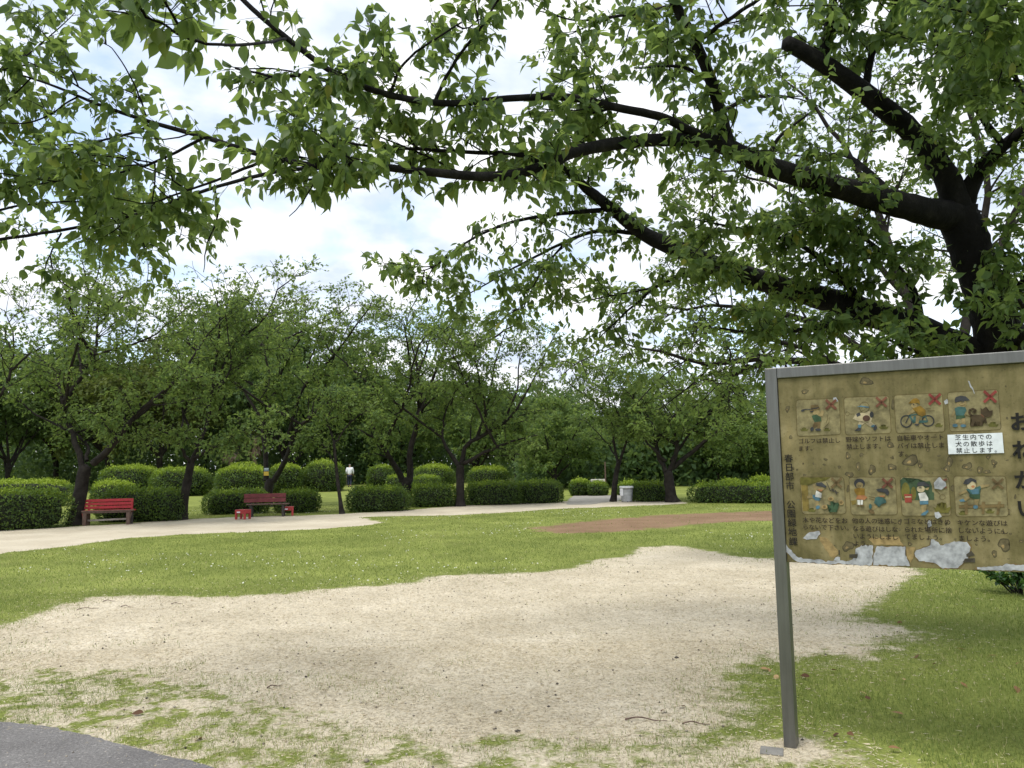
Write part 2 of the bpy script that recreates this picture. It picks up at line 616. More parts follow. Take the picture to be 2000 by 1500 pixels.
def inside(P, poly):
    x, y = P[:, 0], P[:, 1]
    r = np.zeros(len(P), bool)
    px, py = poly[:, 0], poly[:, 1]
    qx, qy = np.roll(px, -1), np.roll(py, -1)
    for k in range(len(poly)):
        c = (py[k] > y) != (qy[k] > y)
        if qy[k] != py[k]:
            r ^= c & (x < (qx[k] - px[k]) * (y - py[k]) / (qy[k] - py[k]) + px[k])
    return r


def vnoise(P, scale, seed=0):
    """cheap smooth 2-D value noise in 0..1"""
    rng = np.random.default_rng(seed)
    tab = rng.random((64, 64))
    q = P[:, :2] * scale
    i = np.floor(q).astype(int)
    f = q - i
    f = f * f * (3 - 2 * f)
    a = tab[i[:, 0] % 64, i[:, 1] % 64]
    b = tab[(i[:, 0] + 1) % 64, i[:, 1] % 64]
    c = tab[i[:, 0] % 64, (i[:, 1] + 1) % 64]
    d = tab[(i[:, 0] + 1) % 64, (i[:, 1] + 1) % 64]
    return (a * (1 - f[:, 0]) + b * f[:, 0]) * (1 - f[:, 1]) + (c * (1 - f[:, 0]) + d * f[:, 0]) * f[:, 1]


LAWN = ([(0.22, (.125, .158, .038)), (0.45, (.190, .225, .058)), (0.62, (.245, .285, .075)), (0.80, (.35, .345, .13))], 0.75, 9, ([(0.3, (.55, .58, .5)), (0.7, (1.25, 1.2, 1.1))], 38, 0.8))
SANDC = ([(0.25, (.46, .40, .29)), (0.55, (.60, .53, .40)), (0.8, (.69, .62, .49))], 1.1, 9, ([(0.28, (.40, .37, .33)), (0.50, (1.0, 1.0, 1.0)), (0.75, (1.22, 1.22, 1.22))], 48, 0.85))
PATHC = ([(0.3, (.47, .41, .31)), (0.7, (.62, .56, .44))], 0.8, 9, ([(0.3, (.75, .73, .7)), (0.7, (1.1, 1.1, 1.1))], 30, 0.6))
CLAYC = ([(0.3, (.19, .122, .076)), (0.7, (.28, .188, .12))], 0.9, 9, ([(0.3, (.7, .72, .6)), (0.7, (1.15, 1.1, 1.1))], 22, 0.7))
M['lawn'] = mat_noise('mown_lawn', LAWN[0], LAWN[1], 0.95, 9, 0.6, 60, 0.1, fine=LAWN[3])
M['sand'] = mat_patch('straw_covered_sand', SANDC, LAWN, 4.2, .26)
M['path'] = mat_patch('sandy_path', PATHC, LAWN, 1.6, .12, 40, (2.0, .08))
M['clay'] = mat_patch('red_clay', CLAYC, LAWN, 1.8, .25, 40, (2.0, .06))
M['asphalt'] = mat_noise('old_asphalt', [(0.3, (.205, .195, .19)), (0.7, (.29, .278, .268))], 2.2, 0.95, 8, 0.9, 90, 0.2,
                         fine=([(0.35, (.55, .55, .55)), (0.62, (1.0, 1.0, 1.0)), (0.74, (2.2, 2.1, 2.0))], 60, 0.8))
M['soil'] = mat_noise('bare_soil', [(0.3, (.10, .078, .055)), (0.7, (.22, .18, .13))], 3, 0.95, 8, 0.6, 40, 0.1)
M['greypath'] = mat_noise('grey_gravel', [(0.3, (.24, .23, .20)), (0.7, (.34, .32, .285))], 1.5, 0.95, 8, 0.4, 40, 0.1)

gm = bpy.data.meshes.new("ground")
gm.from_pydata([(-400, -60, 0), (400, -60, 0), (400, 700, 0), (-400, 700, 0)], [], [(0, 1, 2, 3)])
tag(link("ground", gm, M['lawn']), 'mown green lawn of the park', None, None, 'structure')

SAND_PX = [(-160, 1300), (-40, 1250), (0, 1225), (60, 1205), (110, 1185), (180, 1168), (300, 1164), (420, 1168), (560, 1160), (680, 1148), (800, 1141), (850, 1126), (950, 1123), (1050, 1119), (1120, 1112), (1160, 1096), (1230, 1086), (1250, 1070), (1320, 1066), (1380, 1076), (1440, 1088), (1500, 1092), (1600, 1096), (1780, 1110), (1800, 1120), (1760, 1142), (1700, 1180), (1662, 1205), (1680, 1218), (1780, 1226), (1785, 1240), (1730, 1252), (1700, 1283), (1600, 1284), (1480, 1290), (1440, 1312), (1430, 1345), (1450, 1385), (1420, 1420), (1380, 1436), (1250, 1452), (1000, 1450), (880, 1470), (700, 1440), (520, 1405), (400, 1370), (200, 1330), (60, 1318), (-100, 1330)]
SAND = rough_outline(SAND_PX, 0.03, 0.03, 3)
WORN_PX = [(-260, 1260), (0, 1235), (300, 1250), (700, 1300), (1200, 1360), (1440, 1330), (1480, 1400), (1600, 1410), (1720, 1440), (1800, 1480), (1850, 1640), (1000, 1750), (0, 1900), (-700, 1800)]
WORN = rough_outline(WORN_PX, 0.04, 0.05, 4)
PATH_PX = [(-300, 1135), (-100, 1100), (0, 1082), (150, 1065), (250, 1051), (400, 1042), (600, 1035), (700, 1028), (752, 1021), (715, 1014), (690, 1011), (780, 1008), (880, 1007), (990, 1001), (1085, 994), (1200, 990), (1340, 984), (1330, 978), (1250, 977), (1120, 979), (1000, 983), (900, 988), (800, 996), (690, 1003), (600, 1007), (500, 1009), (400, 1013), (300, 1019), (200, 1026), (100, 1031), (0, 1036), (-200, 1046), (-400, 1060)]
PATHO = rough_outline(PATH_PX, 0.12, 0.10, 5)
CLAY_PX = [(1036, 1034), (1080, 1026), (1150, 1018), (1290, 1006), (1420, 1001), (1620, 996), (1800, 1000), (1700, 1014), (1505, 1017), (1400, 1021), (1310, 1031), (1200, 1040), (1100, 1043)]
CLAY = rough_outline(CLAY_PX, 0.10, 0.16, 6)
ASPH_PX = [(-900, 1300), (-200, 1392), (0, 1412), (90, 1424), (180, 1442), (270, 1466), (350, 1486), (420, 1504), (560, 1560), (700, 1700), (200, 2600), (-2200, 2200)]
ASPH = rough_outline(ASPH_PX, 0.04, 0.012, 8)
GREY_PX = [(1106, 986), (1112, 974), (1122, 968), (1180, 968), (1260, 966), (1262, 970), (1220, 976), (1150, 986)]
GREYP = rough_outline(GREY_PX, 0.12, 0.06, 9)
def edge_dist(P, poly):
    out = np.full(len(P), 9.0)
    for a in range(0, len(P), 4000):
        q = P[a:a + 4000]
        out[a:a + 4000] = np.sqrt(((q[:, None, :] - poly[None]) ** 2).sum(-1).min(1))
    return out


def signed(P, poly):
    return edge_dist(P, poly) * np.where(inside(P, poly), 1, -1)


def patch(name, bounds, cell, field_fn, z, mat, label):
    x = np.arange(bounds[0], bounds[1] + cell, cell)
    y = np.arange(bounds[2], bounds[3] + cell, cell)
    gx, gy = np.meshgrid(x, y)
    P = np.stack([gx.ravel(), gy.ravel()], -1)
    f, r = field_fn(P)
    idx = np.arange(len(P)).reshape(len(y), len(x))
    F = np.stack([idx[:-1, :-1], idx[:-1, 1:], idx[1:, 1:], idx[1:, :-1]], -1).reshape(-1, 4)
    F = F[f[F].max(1) > -.98]
    used, inv = np.unique(F, return_inverse=True)
    me = np_mesh(name, np.column_stack([P[used], np.interp(f[used], [-.97, -.55], [-.02, z])]), inv.reshape(F.shape))
    for nm, v in (("field", f), ("ragged", r)):
        at = me.attributes.new(nm, 'FLOAT', 'POINT')
        at.data.foreach_set("value", v[used].astype(np.float32))
    o = link(name, me, mat)
    return tag(o, label, None, None, 'structure')


foot = G(1548, 1468)[:2]


def sand_field(P):
    sd = signed(P, SAND[::4])
    sw = signed(P, WORN[::4])
    soft_r = np.clip((P[:, 0] - .2) / 2.0, 0, 1) * np.clip((9.5 - P[:, 1]) / 3, 0, 1)     # the right end thins out slowly
    f = np.clip(sd / (.40 + .35 * soft_r), -1, 1.6)
    w = np.clip(sw / .6, 0, 1)
    f = np.maximum(f, -1 + 1.10 * w)
    left = np.clip((-.2 - P[:, 0]) / 2.5, 0, 1) * np.clip((7.6 - P[:, 1]) / 2.0, 0, 1)
    f = f - left * .9 * np.clip(f, 0, 1)
    f = np.maximum(f, .8 - np.linalg.norm((P - foot) * [1, 1.4], axis=1) / .35)
    r = 1.7 + 1.5 * np.maximum(w * (sd < .3), soft_r) + 1.2 * left
    return f, r


patch("sand_patch", (-9, 8.5, 2.4, 16.4), .10, sand_field, .008, M['sand'], 'bare sandy ground covered with dry straw')
patch("sandy_path", (-27, 9, 10, 34), .25, lambda P: (np.clip(signed(P, PATHO[::2]) / .5, -1, 1.5), np.full(len(P), 1.6)), .004, M['path'], 'pale sandy path running past the benches')
patch("clay_patch", (-1, 18, 14, 30), .25, lambda P: (np.clip(signed(P, CLAY[::2]) / .8, -1, 1.5), np.full(len(P), 2.2)), .006, M['clay'], 'bare patch of reddish clay in the lawn')
sheet("asphalt_path", ASPH, 0.014, M['asphalt'], 'grey asphalt path corner')
sheet("gravel_path", GREYP, 0.009, M['greypath'], 'grey gravel path leading through the hedge gap')
M['darkstone'] = mat_noise('grey_stone', [(0.3, (.17, .165, .15)), (0.7, (.27, .26, .24))], 14, 0.95, 6, 0.5, 60, 0.1)
slab = MB().box((foot[0] - .12, foot[1] - .02, 0.012), (.12, .11, .010), Matrix.Rotation(-.35, 3, 'Z'), .004).build('footing_slab', M['darkstone'])
tag(slab, 'flat grey concrete slab at the foot of the signpost', 'slab')

# ------------------------------------------------------------------ trees
def bez_branch(rng, start, tang, length, up, spread, n=6, wob=0.06):
    rnd = rng.normal(size=3)
    rnd -= tang * rnd.dot(tang)
    rnd[2] *= .6
    d = unit(tang * (1 - spread) + unit(rnd) * spread + np.array([0, 0, up]))
    d2 = unit(d + np.array([0, 0, up * .8]) + rng.normal(0, .25, 3))
    P = np.array([start, start + d * length * .35, start + d * length * .6 + d2 * length * .15, start + d * length * .65 + d2 * length * .4])
    P[1:] += rng.normal(0, wob * length, (3, 3)) * .5
    return catmull(P, n)


def sample_along(polys, k, rng, lo=0.15, hi=1.0, weights=None):
    """k random points on a set of polylines -> position, tangent, fraction, poly index"""
    L = np.array([np.linalg.norm(np.diff(p, axis=0), axis=1).sum() for p in polys])
    w = L if weights is None else L * weights
    idx = rng.choice(len(polys), k, p=w / w.sum())
    t = rng.uniform(lo, hi, k)
    pos, tan = np.zeros((k, 3)), np.zeros((k, 3))
    for j in range(k):
        p = polys[idx[j]]
        u = t[j] * (len(p) - 1)
        i = min(int(u), len(p) - 2)
        pos[j] = p[i] + (p[i + 1] - p[i]) * (u - i)
        tan[j] = p[i + 1] - p[i]
    return pos, unit(tan), t, idx


def twig_leaves(rng, pos, tan, length, up, spread, per, lsize, droop, leafdroop, twig_r, geo, tone0, kind='far', up_n=1.15, flat=.45):
    """vectorised twigs with leaves along them; returns leaf arrays"""
    n = len(pos)
    rnd = rng.normal(size=(n, 3))
    rnd -= tan * (rnd * tan).sum(1, keepdims=True)
    rnd[:, 2] *= flat
    D = unit(tan * (1 - spread) + unit(rnd) * spread + np.array([0, 0, up]))
    L = length * rng.uniform(.55, 1.25, n)
    down = np.array([0, 0, -1.0])

    def at(t):
        return pos + D * (L * t)[:, None] + down * (L * droop * t * t)[:, None]
    if geo is not None:
        A = unit(np.cross(D, np.array([0.31, 0.2, 0.93])))
        B = np.cross(D, A)
        ts = np.array([0, .5, 1.0])
        rr = twig_r * np.array([1.0, .7, .35])
        Vs = []
        for t, r in zip(ts, rr):
            c = at(np.full(n, t))
            for k in range(3):
                a = 2 * np.pi * k / 3
                Vs.append(c + r * (math.cos(a) * A + math.sin(a) * B))
        V = np.stack(Vs, 1)
        q = np.array([[i * 3 + k, i * 3 + (k + 1) % 3, i * 3 + 3 + (k + 1) % 3, i * 3 + 3 + k] for i in range(2) for k in range(3)])
        F = (q[None] + (np.arange(n) * 9)[:, None, None]).reshape(-1, 4)
        geo.add(V.reshape(-1, 3), F)
    tt = np.clip((np.arange(per) + rng.uniform(0, 1, (n, per))) / per * .85 + .15, 0, 1)
    lp, ld = [], []
    for k in range(per):
        p = at(tt[:, k])
        side = rng.normal(size=(n, 3))
        d = unit(D * .55 + unit(side) * .85 + down * (leafdroop * rng.uniform(.3, 1.5, n))[:, None])
        lp.append(p)
        ld.append(d)
    P = np.concatenate(lp)
    Dl = np.concatenate(ld)
    N = unit(rng.normal(size=P.shape) * .55 + np.array([0, 0, up_n]))
    S = lsize * rng.uniform(.6, 1.25, len(P))
    to = np.clip(np.tile(tone0, per) + rng.normal(0, .13, len(P)), 0, 1)
    return P, Dl, N, S, to


def park_tree(name, label, group, trunk, limbs, seed, leaves=9000, lsize=.13, blen=1.6, nbranch=60, up=.12, mat='leaf_mid', extra_limbs=0, kind='far', start=None, twig_len=.5, category='tree', min_z=1.25, thin=.75):
    """trunk, limbs: lists of (points (n,3), r0, r1); everything else grows from the limbs"""
    rng = np.random.default_rng(seed)
    base = trunk[0][0]
    root = empty(name, tuple(base))
    tag(root, label, category, group)
    off = np.array(base)
    g = Geo()
    polys, rads = [], []
    P = catmull(trunk[0], 10)
    R = np.linspace(trunk[1], trunk[2], 10)
    R[0] *= 1.45
    R[1] *= 1.12
    g.tube(P - off, R, 9, .05, rng)
    link('trunk', g.mesh('trunk', True), M['bark_far'], root)
    top = P[-1]
    H = max(p[-1][2] for p, _, _ in limbs) if limbs else top[2] + 4
    nl0 = max(1, len(limbs))
    for k in range(extra_limbs):
        a = rng.uniform(0, 2 * np.pi)
        h = (H - top[2]) * rng.uniform(.45, .85)
        rr = h * rng.uniform(.7, 1.1)
        d = np.array([math.cos(a), math.sin(a), 0])
        lp = catmull(np.array(limbs[k % nl0][0]), 12)
        s = lp[int(rng.integers(4, 7))]
        h = max(.5, min(h, (H - s[2]) * .78))
        limbs = limbs + [([s, s + d * rr * .4 + [0, 0, h * .35], s + d * rr * .8 + [0, 0, h * .8] + rng.normal(0, .15, 3), s + d * rr + [0, 0, h]], trunk[2] * .34, .010)]
    br = Geo()
    for pts, r0, r1 in limbs:
        Q = catmull(np.array(pts), 14)
        Q[1:-1] += rng.normal(0, .02, (12, 3))
        polys.append(Q)
        rads.append((r0, r1))
        br.tube(Q - off, np.linspace(r0, r1, 14), 6, .04, rng)
    # branches
    branches = []
    pos, tan, t, idx = sample_along(polys, nbranch, rng, .22, 1.0)
    for j in range(nbranch):
        b = bez_branch(rng, pos[j], tan[j], blen * rng.uniform(.5, 1.2) * (1.15 - .5 * t[j]), up, rng.uniform(.45, .8))
        b[:, 2] = np.maximum(b[:, 2], min_z)
        branches.append(b)
        r0, r1 = rads[idx[j]]
        rb = max(.008, (r0 + (r1 - r0) * t[j]) * .42)
        br.tube(b - off, np.linspace(rb, .006, len(b)), 4, 0, rng)
    per = 6
    nt = leaves // per
    allp = polys + branches
    wts = np.array([.35] * len(polys) + [1.0] * len(branches))
    pos, tan, t, idx = sample_along(allp, nt, rng, .3, 1.0, wts)
    tone_b = rng.uniform(.2, .8, len(allp))
    zt = max(p[:, 2].max() for p in allp)
    hf = np.clip((pos[:, 2] / zt - .45) / .55, 0, 1)
    ok = rng.random(nt) > thin * hf ** 1.2
    pos, tan, idx = pos[ok], tan[ok], idx[ok]
    nt = len(pos)
    tw = Geo()
    Pl, D, N, S, to = twig_leaves(rng, pos, tan, twig_len, .10, .7, per, lsize, .25, .45, .006, tw, tone_b[idx] + rng.normal(0, .08, nt))
    link('limbs', br.mesh('limbs', True), M['bark_far'], root)
    tag(link('twigs', None or np_mesh('twigs', np.vstack(tw.V) - off, np.vstack(tw.Q)), M['bark_far'], root), kind='stuff')
    tag(link('crown', leaves_mesh('crown', kind, Pl - off, D, N, S, to), M[mat], root), kind='stuff')
    return root


def tree_copy(src, loc, rz, scale, label, group):
    r = src.copy()
    COL.objects.link(r)
    r.location = loc
    r.rotation_euler = (0, 0, rz)
    r.scale = (scale[0], scale[0], scale[1])
    r["label"] = label
    r["group"] = group
    for ch in src.children:
        c = ch.copy()
        COL.objects.link(c)
        c.parent = r
    return r


def limb_px(pts, d0, d1, r0, r1):
    n = len(pts)
    return ([PT(p[0], p[1], d0 + (d1 - d0) * k / max(1, n - 1)) for k, p in enumerate(pts)], r0, r1)


def mid_tree(name, label, base_px, trunk_px, r0, r1, limbs_px, seed, **kw):
    b = G(*base_px)
    d = b[1]
    trunk = ([b] + [PT(p[0], p[1], d) for p in trunk_px], r0, r1)
    limbs = [limb_px(l[0], d, d + l[1], l[2], l[3]) for l in limbs_px]
    return park_tree(name, label, 'cherry trees along the sandy path', trunk, limbs, seed, **kw)


CH = 'cherry_tree'
mid_tree(CH, 'thick forked cherry tree at the left end of the bright red bench', (150, 1026), [(156, 965), (166, 912)], .20, .17, [
    ([(160, 912), (142, 850), (123, 800), (118, 755), (98, 715), (70, 690)], .8, .10, .02),
    ([(182, 905), (215, 872), (250, 832), (290, 788), (340, 752), (395, 735)], -1.2, .12, .02),
    ([(122, 785), (150, 752), (165, 720), (187, 690), (190, 620), (200, 560), (218, 522)], .5, .08, .012),
    ([(160, 735), (152, 680), (146, 630), (120, 575)], 1.2, .05, .01),
    ([(185, 692), (230, 678), (300, 655), (372, 598)], -.6, .05, .01),
    ([(188, 640), (240, 580), (275, 560)], -.8, .04, .008),
    ([(170, 900), (160, 860), (60, 800), (20, 760)], 1.5, .06, .012)], 11, leaves=17000, nbranch=110, extra_limbs=3, lsize=.125, thin=.93)
mid_tree(CH, 'slim cherry tree standing between the bright red bench and the maroon bench', (355, 1015), [(362, 960), (373, 905)], .15, .12, [
    ([(373, 905), (395, 850), (411, 800), (416, 740), (430, 650), (424, 590), (412, 545)], .3, .09, .008),
    ([(418, 745), (450, 690), (490, 630), (520, 600)], .8, .05, .01),
    ([(372, 905), (340, 858), (300, 832)], -1.6, .06, .012),
    ([(380, 895), (440, 862), (505, 852)], -1.8, .06, .012),
    ([(385, 880), (360, 810), (342, 750), (330, 700)], 1.0, .05, .01),
    ([(415, 780), (440, 740), (452, 700), (440, 610), (452, 575)], -.5, .04, .008)], 12, leaves=14500, nbranch=90, extra_limbs=3, lsize=.13, thin=.93)
mid_tree(CH, 'cherry tree forking low behind the maroon bench with a plate on it', (522, 990), [(523, 965), (527, 938)], .20, .18, [
    ([(520, 938), (518, 880), (516, 822), (540, 760), (560, 700), (598, 640), (590, 572)], .5, .12, .01),
    ([(534, 940), (560, 892), (580, 842), (620, 802), (680, 772), (724, 760)], -1.5, .12, .015),
    ([(518, 835), (482, 772), (452, 722), (470, 650), (480, 615)], .8, .07, .01),
    ([(560, 860), (590, 762), (640, 720), (668, 662), (690, 622)], .2, .07, .01),
    ([(540, 760), (520, 700), (525, 640), (548, 590)], 1.2, .05, .01),
    ([(600, 720), (625, 650), (640, 600)], -1.0, .04, .01)], 13, leaves=27000, nbranch=170, extra_limbs=5, lsize=.135, blen=1.9)
mid_tree(CH, 'very thin young cherry tree leaning beside the gap in the hedges', (668, 1004), [(662, 960), (656, 905), (652, 860)], .07, .045, [
    ([(652, 862), (640, 820), (655, 780)], .3, .035, .01), ([(652, 865), (690, 820), (720, 800)], -.5, .03, .01),
    ([(655, 905), (630, 870), (600, 850)], .6, .025, .01)], 14, leaves=4200, nbranch=34, extra_limbs=1, blen=1.0)
mid_tree(CH, 'cherry tree with two spreading stems rising between the middle hedges', (790, 988), [(793, 960), (796, 936)], .22, .2, [
    ([(786, 940), (768, 905), (750, 876), (733, 858), (700, 838)], -1.2, .13, .02),
    ([(800, 940), (801, 890), (812, 832), (820, 782), (815, 720), (800, 660), (786, 622)], .6, .14, .01),
    ([(813, 832), (838, 764), (860, 700), (880, 655), (897, 628)], -.5, .08, .008),
    ([(820, 800), (860, 770), (905, 742)], -1.2, .05, .01),
    ([(816, 730), (840, 660), (850, 615)], .9, .05, .008),
    ([(740, 860), (720, 800), (735, 740), (730, 690)], 1.2, .05, .01)], 15, leaves=15500, nbranch=105, extra_limbs=3, lsize=.135, thin=.93)
mid_tree(CH, 'straight trunked cherry tree right of the two stemmed one, bare shoot on top', (899, 989), [(899, 950), (899, 910)], .16, .15, [
    ([(896, 910), (876, 882), (865, 850), (870, 810), (882, 778)], .8, .09, .012),
    ([(902, 906), (908, 872), (942, 850), (982, 828), (1022, 780), (1060, 702), (1085, 650)], -.3, .10, .01),
    ([(905, 905), (952, 882), (1005, 860), (1050, 850)], -1.5, .08, .012),
    ([(930, 858), (950, 800), (964, 722), (985, 652), (1002, 602)], .4, .06, .006),
    ([(985, 820), (1010, 760), (1015, 700), (1050, 670)], 1.0, .05, .008),
    ([(880, 790), (900, 740), (950, 690)], -.8, .04, .008)], 16, leaves=16500, nbranch=110, extra_limbs=3, lsize=.135, thin=.93)
mid_tree(CH, 'small crooked cherry tree just left of the litter bin', (1198, 980), [(1202, 935), (1209, 902)], .11, .10, [
    ([(1208, 904), (1200, 870), (1192, 802), (1180, 742), (1155, 706)], .4, .06, .008),
    ([(1211, 902), (1226, 850), (1236, 792), (1232, 740)], -.8, .06, .008),
    ([(1208, 900), (1180, 860), (1140, 820)], 1.0, .04, .008)], 17, leaves=10500, nbranch=75, extra_limbs=3, lsize=.135, thin=.93)
mid_tree(CH, 'stout cherry tree with flared foot between the two right hedges', (1313, 981), [(1308, 950), (1305, 922)], .22, .17, [
    ([(1300, 922), (1285, 880), (1274, 832), (1258, 790), (1282, 756)], .7, .10, .012),
    ([(1307, 922), (1322, 870), (1312, 822), (1335, 780), (1300, 745)], -.5, .10, .012),
    ([(1313, 915), (1372, 866), (1432, 822), (1495, 800)], -1.2, .10, .012),
    ([(1310, 900), (1360, 830), (1400, 790), (1430, 780)], 1.5, .06, .01),
    ([(1300, 900), (1250, 850), (1225, 820)], -1.0, .06, .01)], 18, leaves=21000, nbranch=140, extra_limbs=4, lsize=.14, blen=1.7, thin=.9)
mid_tree(CH, 'thinly leaved cherry tree reaching in from the left picture edge', (-95, 1040), [(-80, 960), (-60, 860)], .2, .14, [
    ([(-60, 862), (-30, 812), (0, 778), (22, 722), (28, 662), (8, 605)], .3, .08, .01),
    ([(24, 722), (60, 690), (112, 662)], -.5, .04, .006),
    ([(25, 700), (10, 640), (50, 600)], .5, .03, .006),
    ([(-60, 860), (-120, 760), (-160, 640)], .5, .08, .01)], 19, leaves=3200, nbranch=40, extra_limbs=1, lsize=.12)

# woodland behind: five kinds of crown, copied with their parts
def wood_proto(seed, h, mat, leaves, lsize, spread=.75, nl=7):
    rng = np.random.default_rng(seed)
    base = np.array([0.0, 0, 0])
    tr = ([base, np.array([.1, .05, h * .12]), np.array([.05, .1, h * .22])], .19, .15)
    limbs = []
    for k in range(nl):
        a = 2 * np.pi * k / nl + rng.uniform(-.4, .4)
        hh = h * rng.uniform(.62, 1.0)
        rr = h * spread * rng.uniform(.3, .6) * (1.3 - hh / h * .6)
        d = np.array([math.cos(a), math.sin(a), 0])
        s = tr[0][-1 - int(rng.integers(0, 2))]
        limbs.append(([s, s + d * rr * .45 + [0, 0, (hh - s[2]) * .35], s + d * rr * .85 + [0, 0, (hh - s[2]) * .75], s + d * rr + [0, 0, hh - s[2]]], .09, .015))
    return park_tree('woodland_tree', 'x', 'trees of the wood behind the park', tr, limbs, seed, leaves=leaves, lsize=lsize, nbranch=120, blen=h * .25, up=-.02, mat=mat, twig_len=.65, min_z=.9, thin=.35)


protos = [wood_proto(31, 9.5, 'leaf_far', 15600, .25), wood_proto(32, 8.5, 'leaf_far', 15600, .25, .9), wood_proto(33, 8.0, 'leaf_yellowish', 14400, .24, .85),
          wood_proto(34, 10.5, 'leaf_far', 16800, .26, .65), wood_proto(35, 7.0, 'leaf_mid', 13200, .24, 1.0)]
# (photo column, distance, height of the top in photo rows, which crown, label)
WOOD = [
    (-150, 53, 640, 1, 'broad dark wood tree beyond the left picture edge'),
    (20, 57, 690, 0, 'dark wood tree showing behind the thin branches at the far left'),
    (110, 65, 640, 3, 'tall wood tree seen behind the crown of the red bench tree'),
    (215, 61, 655, 2, 'olive tinted wood tree behind the long clipped hedge'),
    (315, 59, 655, 2, 'olive tinted wood tree right of its olive neighbour'),
    (405, 71, 600, 3, 'tall wood tree behind the slim cherry tree'),
    (480, 77, 590, 3, 'tall dark wood tree standing behind the palms'),
    (560, 63, 640, 1, 'broad wood tree behind the maroon bench tree'),
    (640, 69, 640, 0, 'wood tree rising over the walking man on his left'),
    (725, 75, 700, 1, 'lower wood tree rising over the walking man on his right'),
    (790, 67, 740, 4, 'low pale wood tree behind the two stemmed cherry'),
    (850, 75, 735, 0, 'wood tree filling the gap between the two middle cherries'),
    (930, 63, 745, 4, 'low pale wood tree behind the bright green dome'),
    (1010, 57, 735, 1, 'broad wood tree behind the bare topped cherry'),
    (1080, 45, 745, 4, 'pale round wood tree above the end of the middle hedges'),
    (1130, 53, 740, 0, 'wood tree above the gap where the gravel path enters'),
    (1185, 61, 770, 1, 'wood tree far behind the crooked small cherry'),
    (1250, 49, 775, 4, 'pale wood tree above the litter bin'),
    (1330, 55, 765, 0, 'wood tree behind the stout cherry with flared foot'),
    (1400, 47, 770, 4, 'pale wood tree left of the dark pointed conifers'),
    (1470, 51, 775, 1, 'wood tree next to the frame of the notice board'),
    (1560, 45, 760, 4, 'pale wood tree half hidden by the notice board edge'),
    (1660, 51, 740, 0, 'wood tree hidden behind the notice board pictures'),
    (1790, 47, 730, 1, 'wood tree hidden behind the middle of the notice board'),
    (1930, 49, 720, 3, 'wood tree hidden behind the notice board title'),
]
first_used = set()
rngw = np.random.default_rng(77)
for px, d, ytop, k, lab in WOOD:
    P0 = PT(px, 900, d)
    ht = PT(px, ytop + (24 if px > 1000 else 0), d)[2]
    src = protos[k]
    h0 = [9.5, 8.5, 8.0, 10.5, 7.0][k] * 1.05
    sc = ht / h0
    wsc = max(sc, .75)
    loc = (P0[0], P0[1], 0)
    rz = rngw.uniform(0, 6.28)
    if k not in first_used:
        first_used.add(k)
        src.location = loc
        src.rotation_euler = (0, 0, rz)
        src.scale = (wsc, wsc, sc)
        src["label"] = lab
    else:
        tree_copy(src, loc, rz, (wsc, sc), lab, 'trees of the wood behind the park')

for k in range(20):
    px = -260 + 2400 * k / 19 + rngw.uniform(-35, 35)
    d = rngw.uniform(80, 92)
    P0 = PT(px, 900, d)
    kk = int(rngw.integers(0, 4))
    sc = PT(px, 700 + 60 * min(1, max(0, (px - 300) / 800)), d)[2] / ([9.5, 8.5, 8.0, 10.5][kk] * 1.05)
    tree_copy(protos[kk], (P0[0], P0[1], 0), rngw.uniform(0, 6.28), (max(sc, .9), sc), 'wood tree of the farthest dark row, mostly hidden by nearer crowns', 'farthest row of wood trees')

# the wood as one dark mass further back
def wood_mass():
    rng = np.random.default_rng(91)
    n = 70000
    px = rng.uniform(-700, 2700, n)
    d = rng.uniform(92, 108, n)
    topy = 800 + 40 * np.sin(px / 90.0) + 25 * np.sin(px / 37.0 + 1)
    P = np.array([PT(a, 905, b) for a, b in zip(px, d)])
    top = np.array([max(3.5, PT(a, c, b)[2]) for a, b, c in zip(px, d, topy)])
    P[:, 2] = top * rng.beta(1.2, 1.0, n)
    D = unit(rng.normal(size=(n, 3)))
    N = unit(rng.normal(size=(n, 3)) + np.array([0, -.4, .8]))
    to = np.clip(vnoise(np.stack([P[:, 0], P[:, 2]], -1), .5, 3) * .7 + rng.normal(0, .12, n), 0, 1)
    o = link('woodland', leaves_mesh('woodland', 'far', P, D, N, rng.uniform(.4, .8, n), to * .7), M['leaf_far'])
    tag(o, 'dark mass of undergrowth and trees at the back of the park', 'woodland', None, 'stuff')
    # undergrowth in front of it, shade under the crowns put into its low tones
    n = 72000
    px = rng.uniform(-400, 2100, n)
    d = np.where(px > 1010, rng.uniform(46, 56, n), rng.uniform(64, 78, n))
    P = np.array([PT(a, 905, b) for a, b in zip(px, d)])
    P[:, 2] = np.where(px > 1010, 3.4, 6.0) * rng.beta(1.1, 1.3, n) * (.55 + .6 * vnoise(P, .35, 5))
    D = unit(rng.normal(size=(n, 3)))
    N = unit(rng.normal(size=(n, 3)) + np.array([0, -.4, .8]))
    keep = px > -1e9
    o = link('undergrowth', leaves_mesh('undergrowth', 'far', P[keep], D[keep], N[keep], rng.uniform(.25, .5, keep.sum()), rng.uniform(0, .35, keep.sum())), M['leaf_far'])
    tag(o, 'low shady undergrowth beneath the wood trees', 'undergrowth', None, 'stuff')


wood_mass()

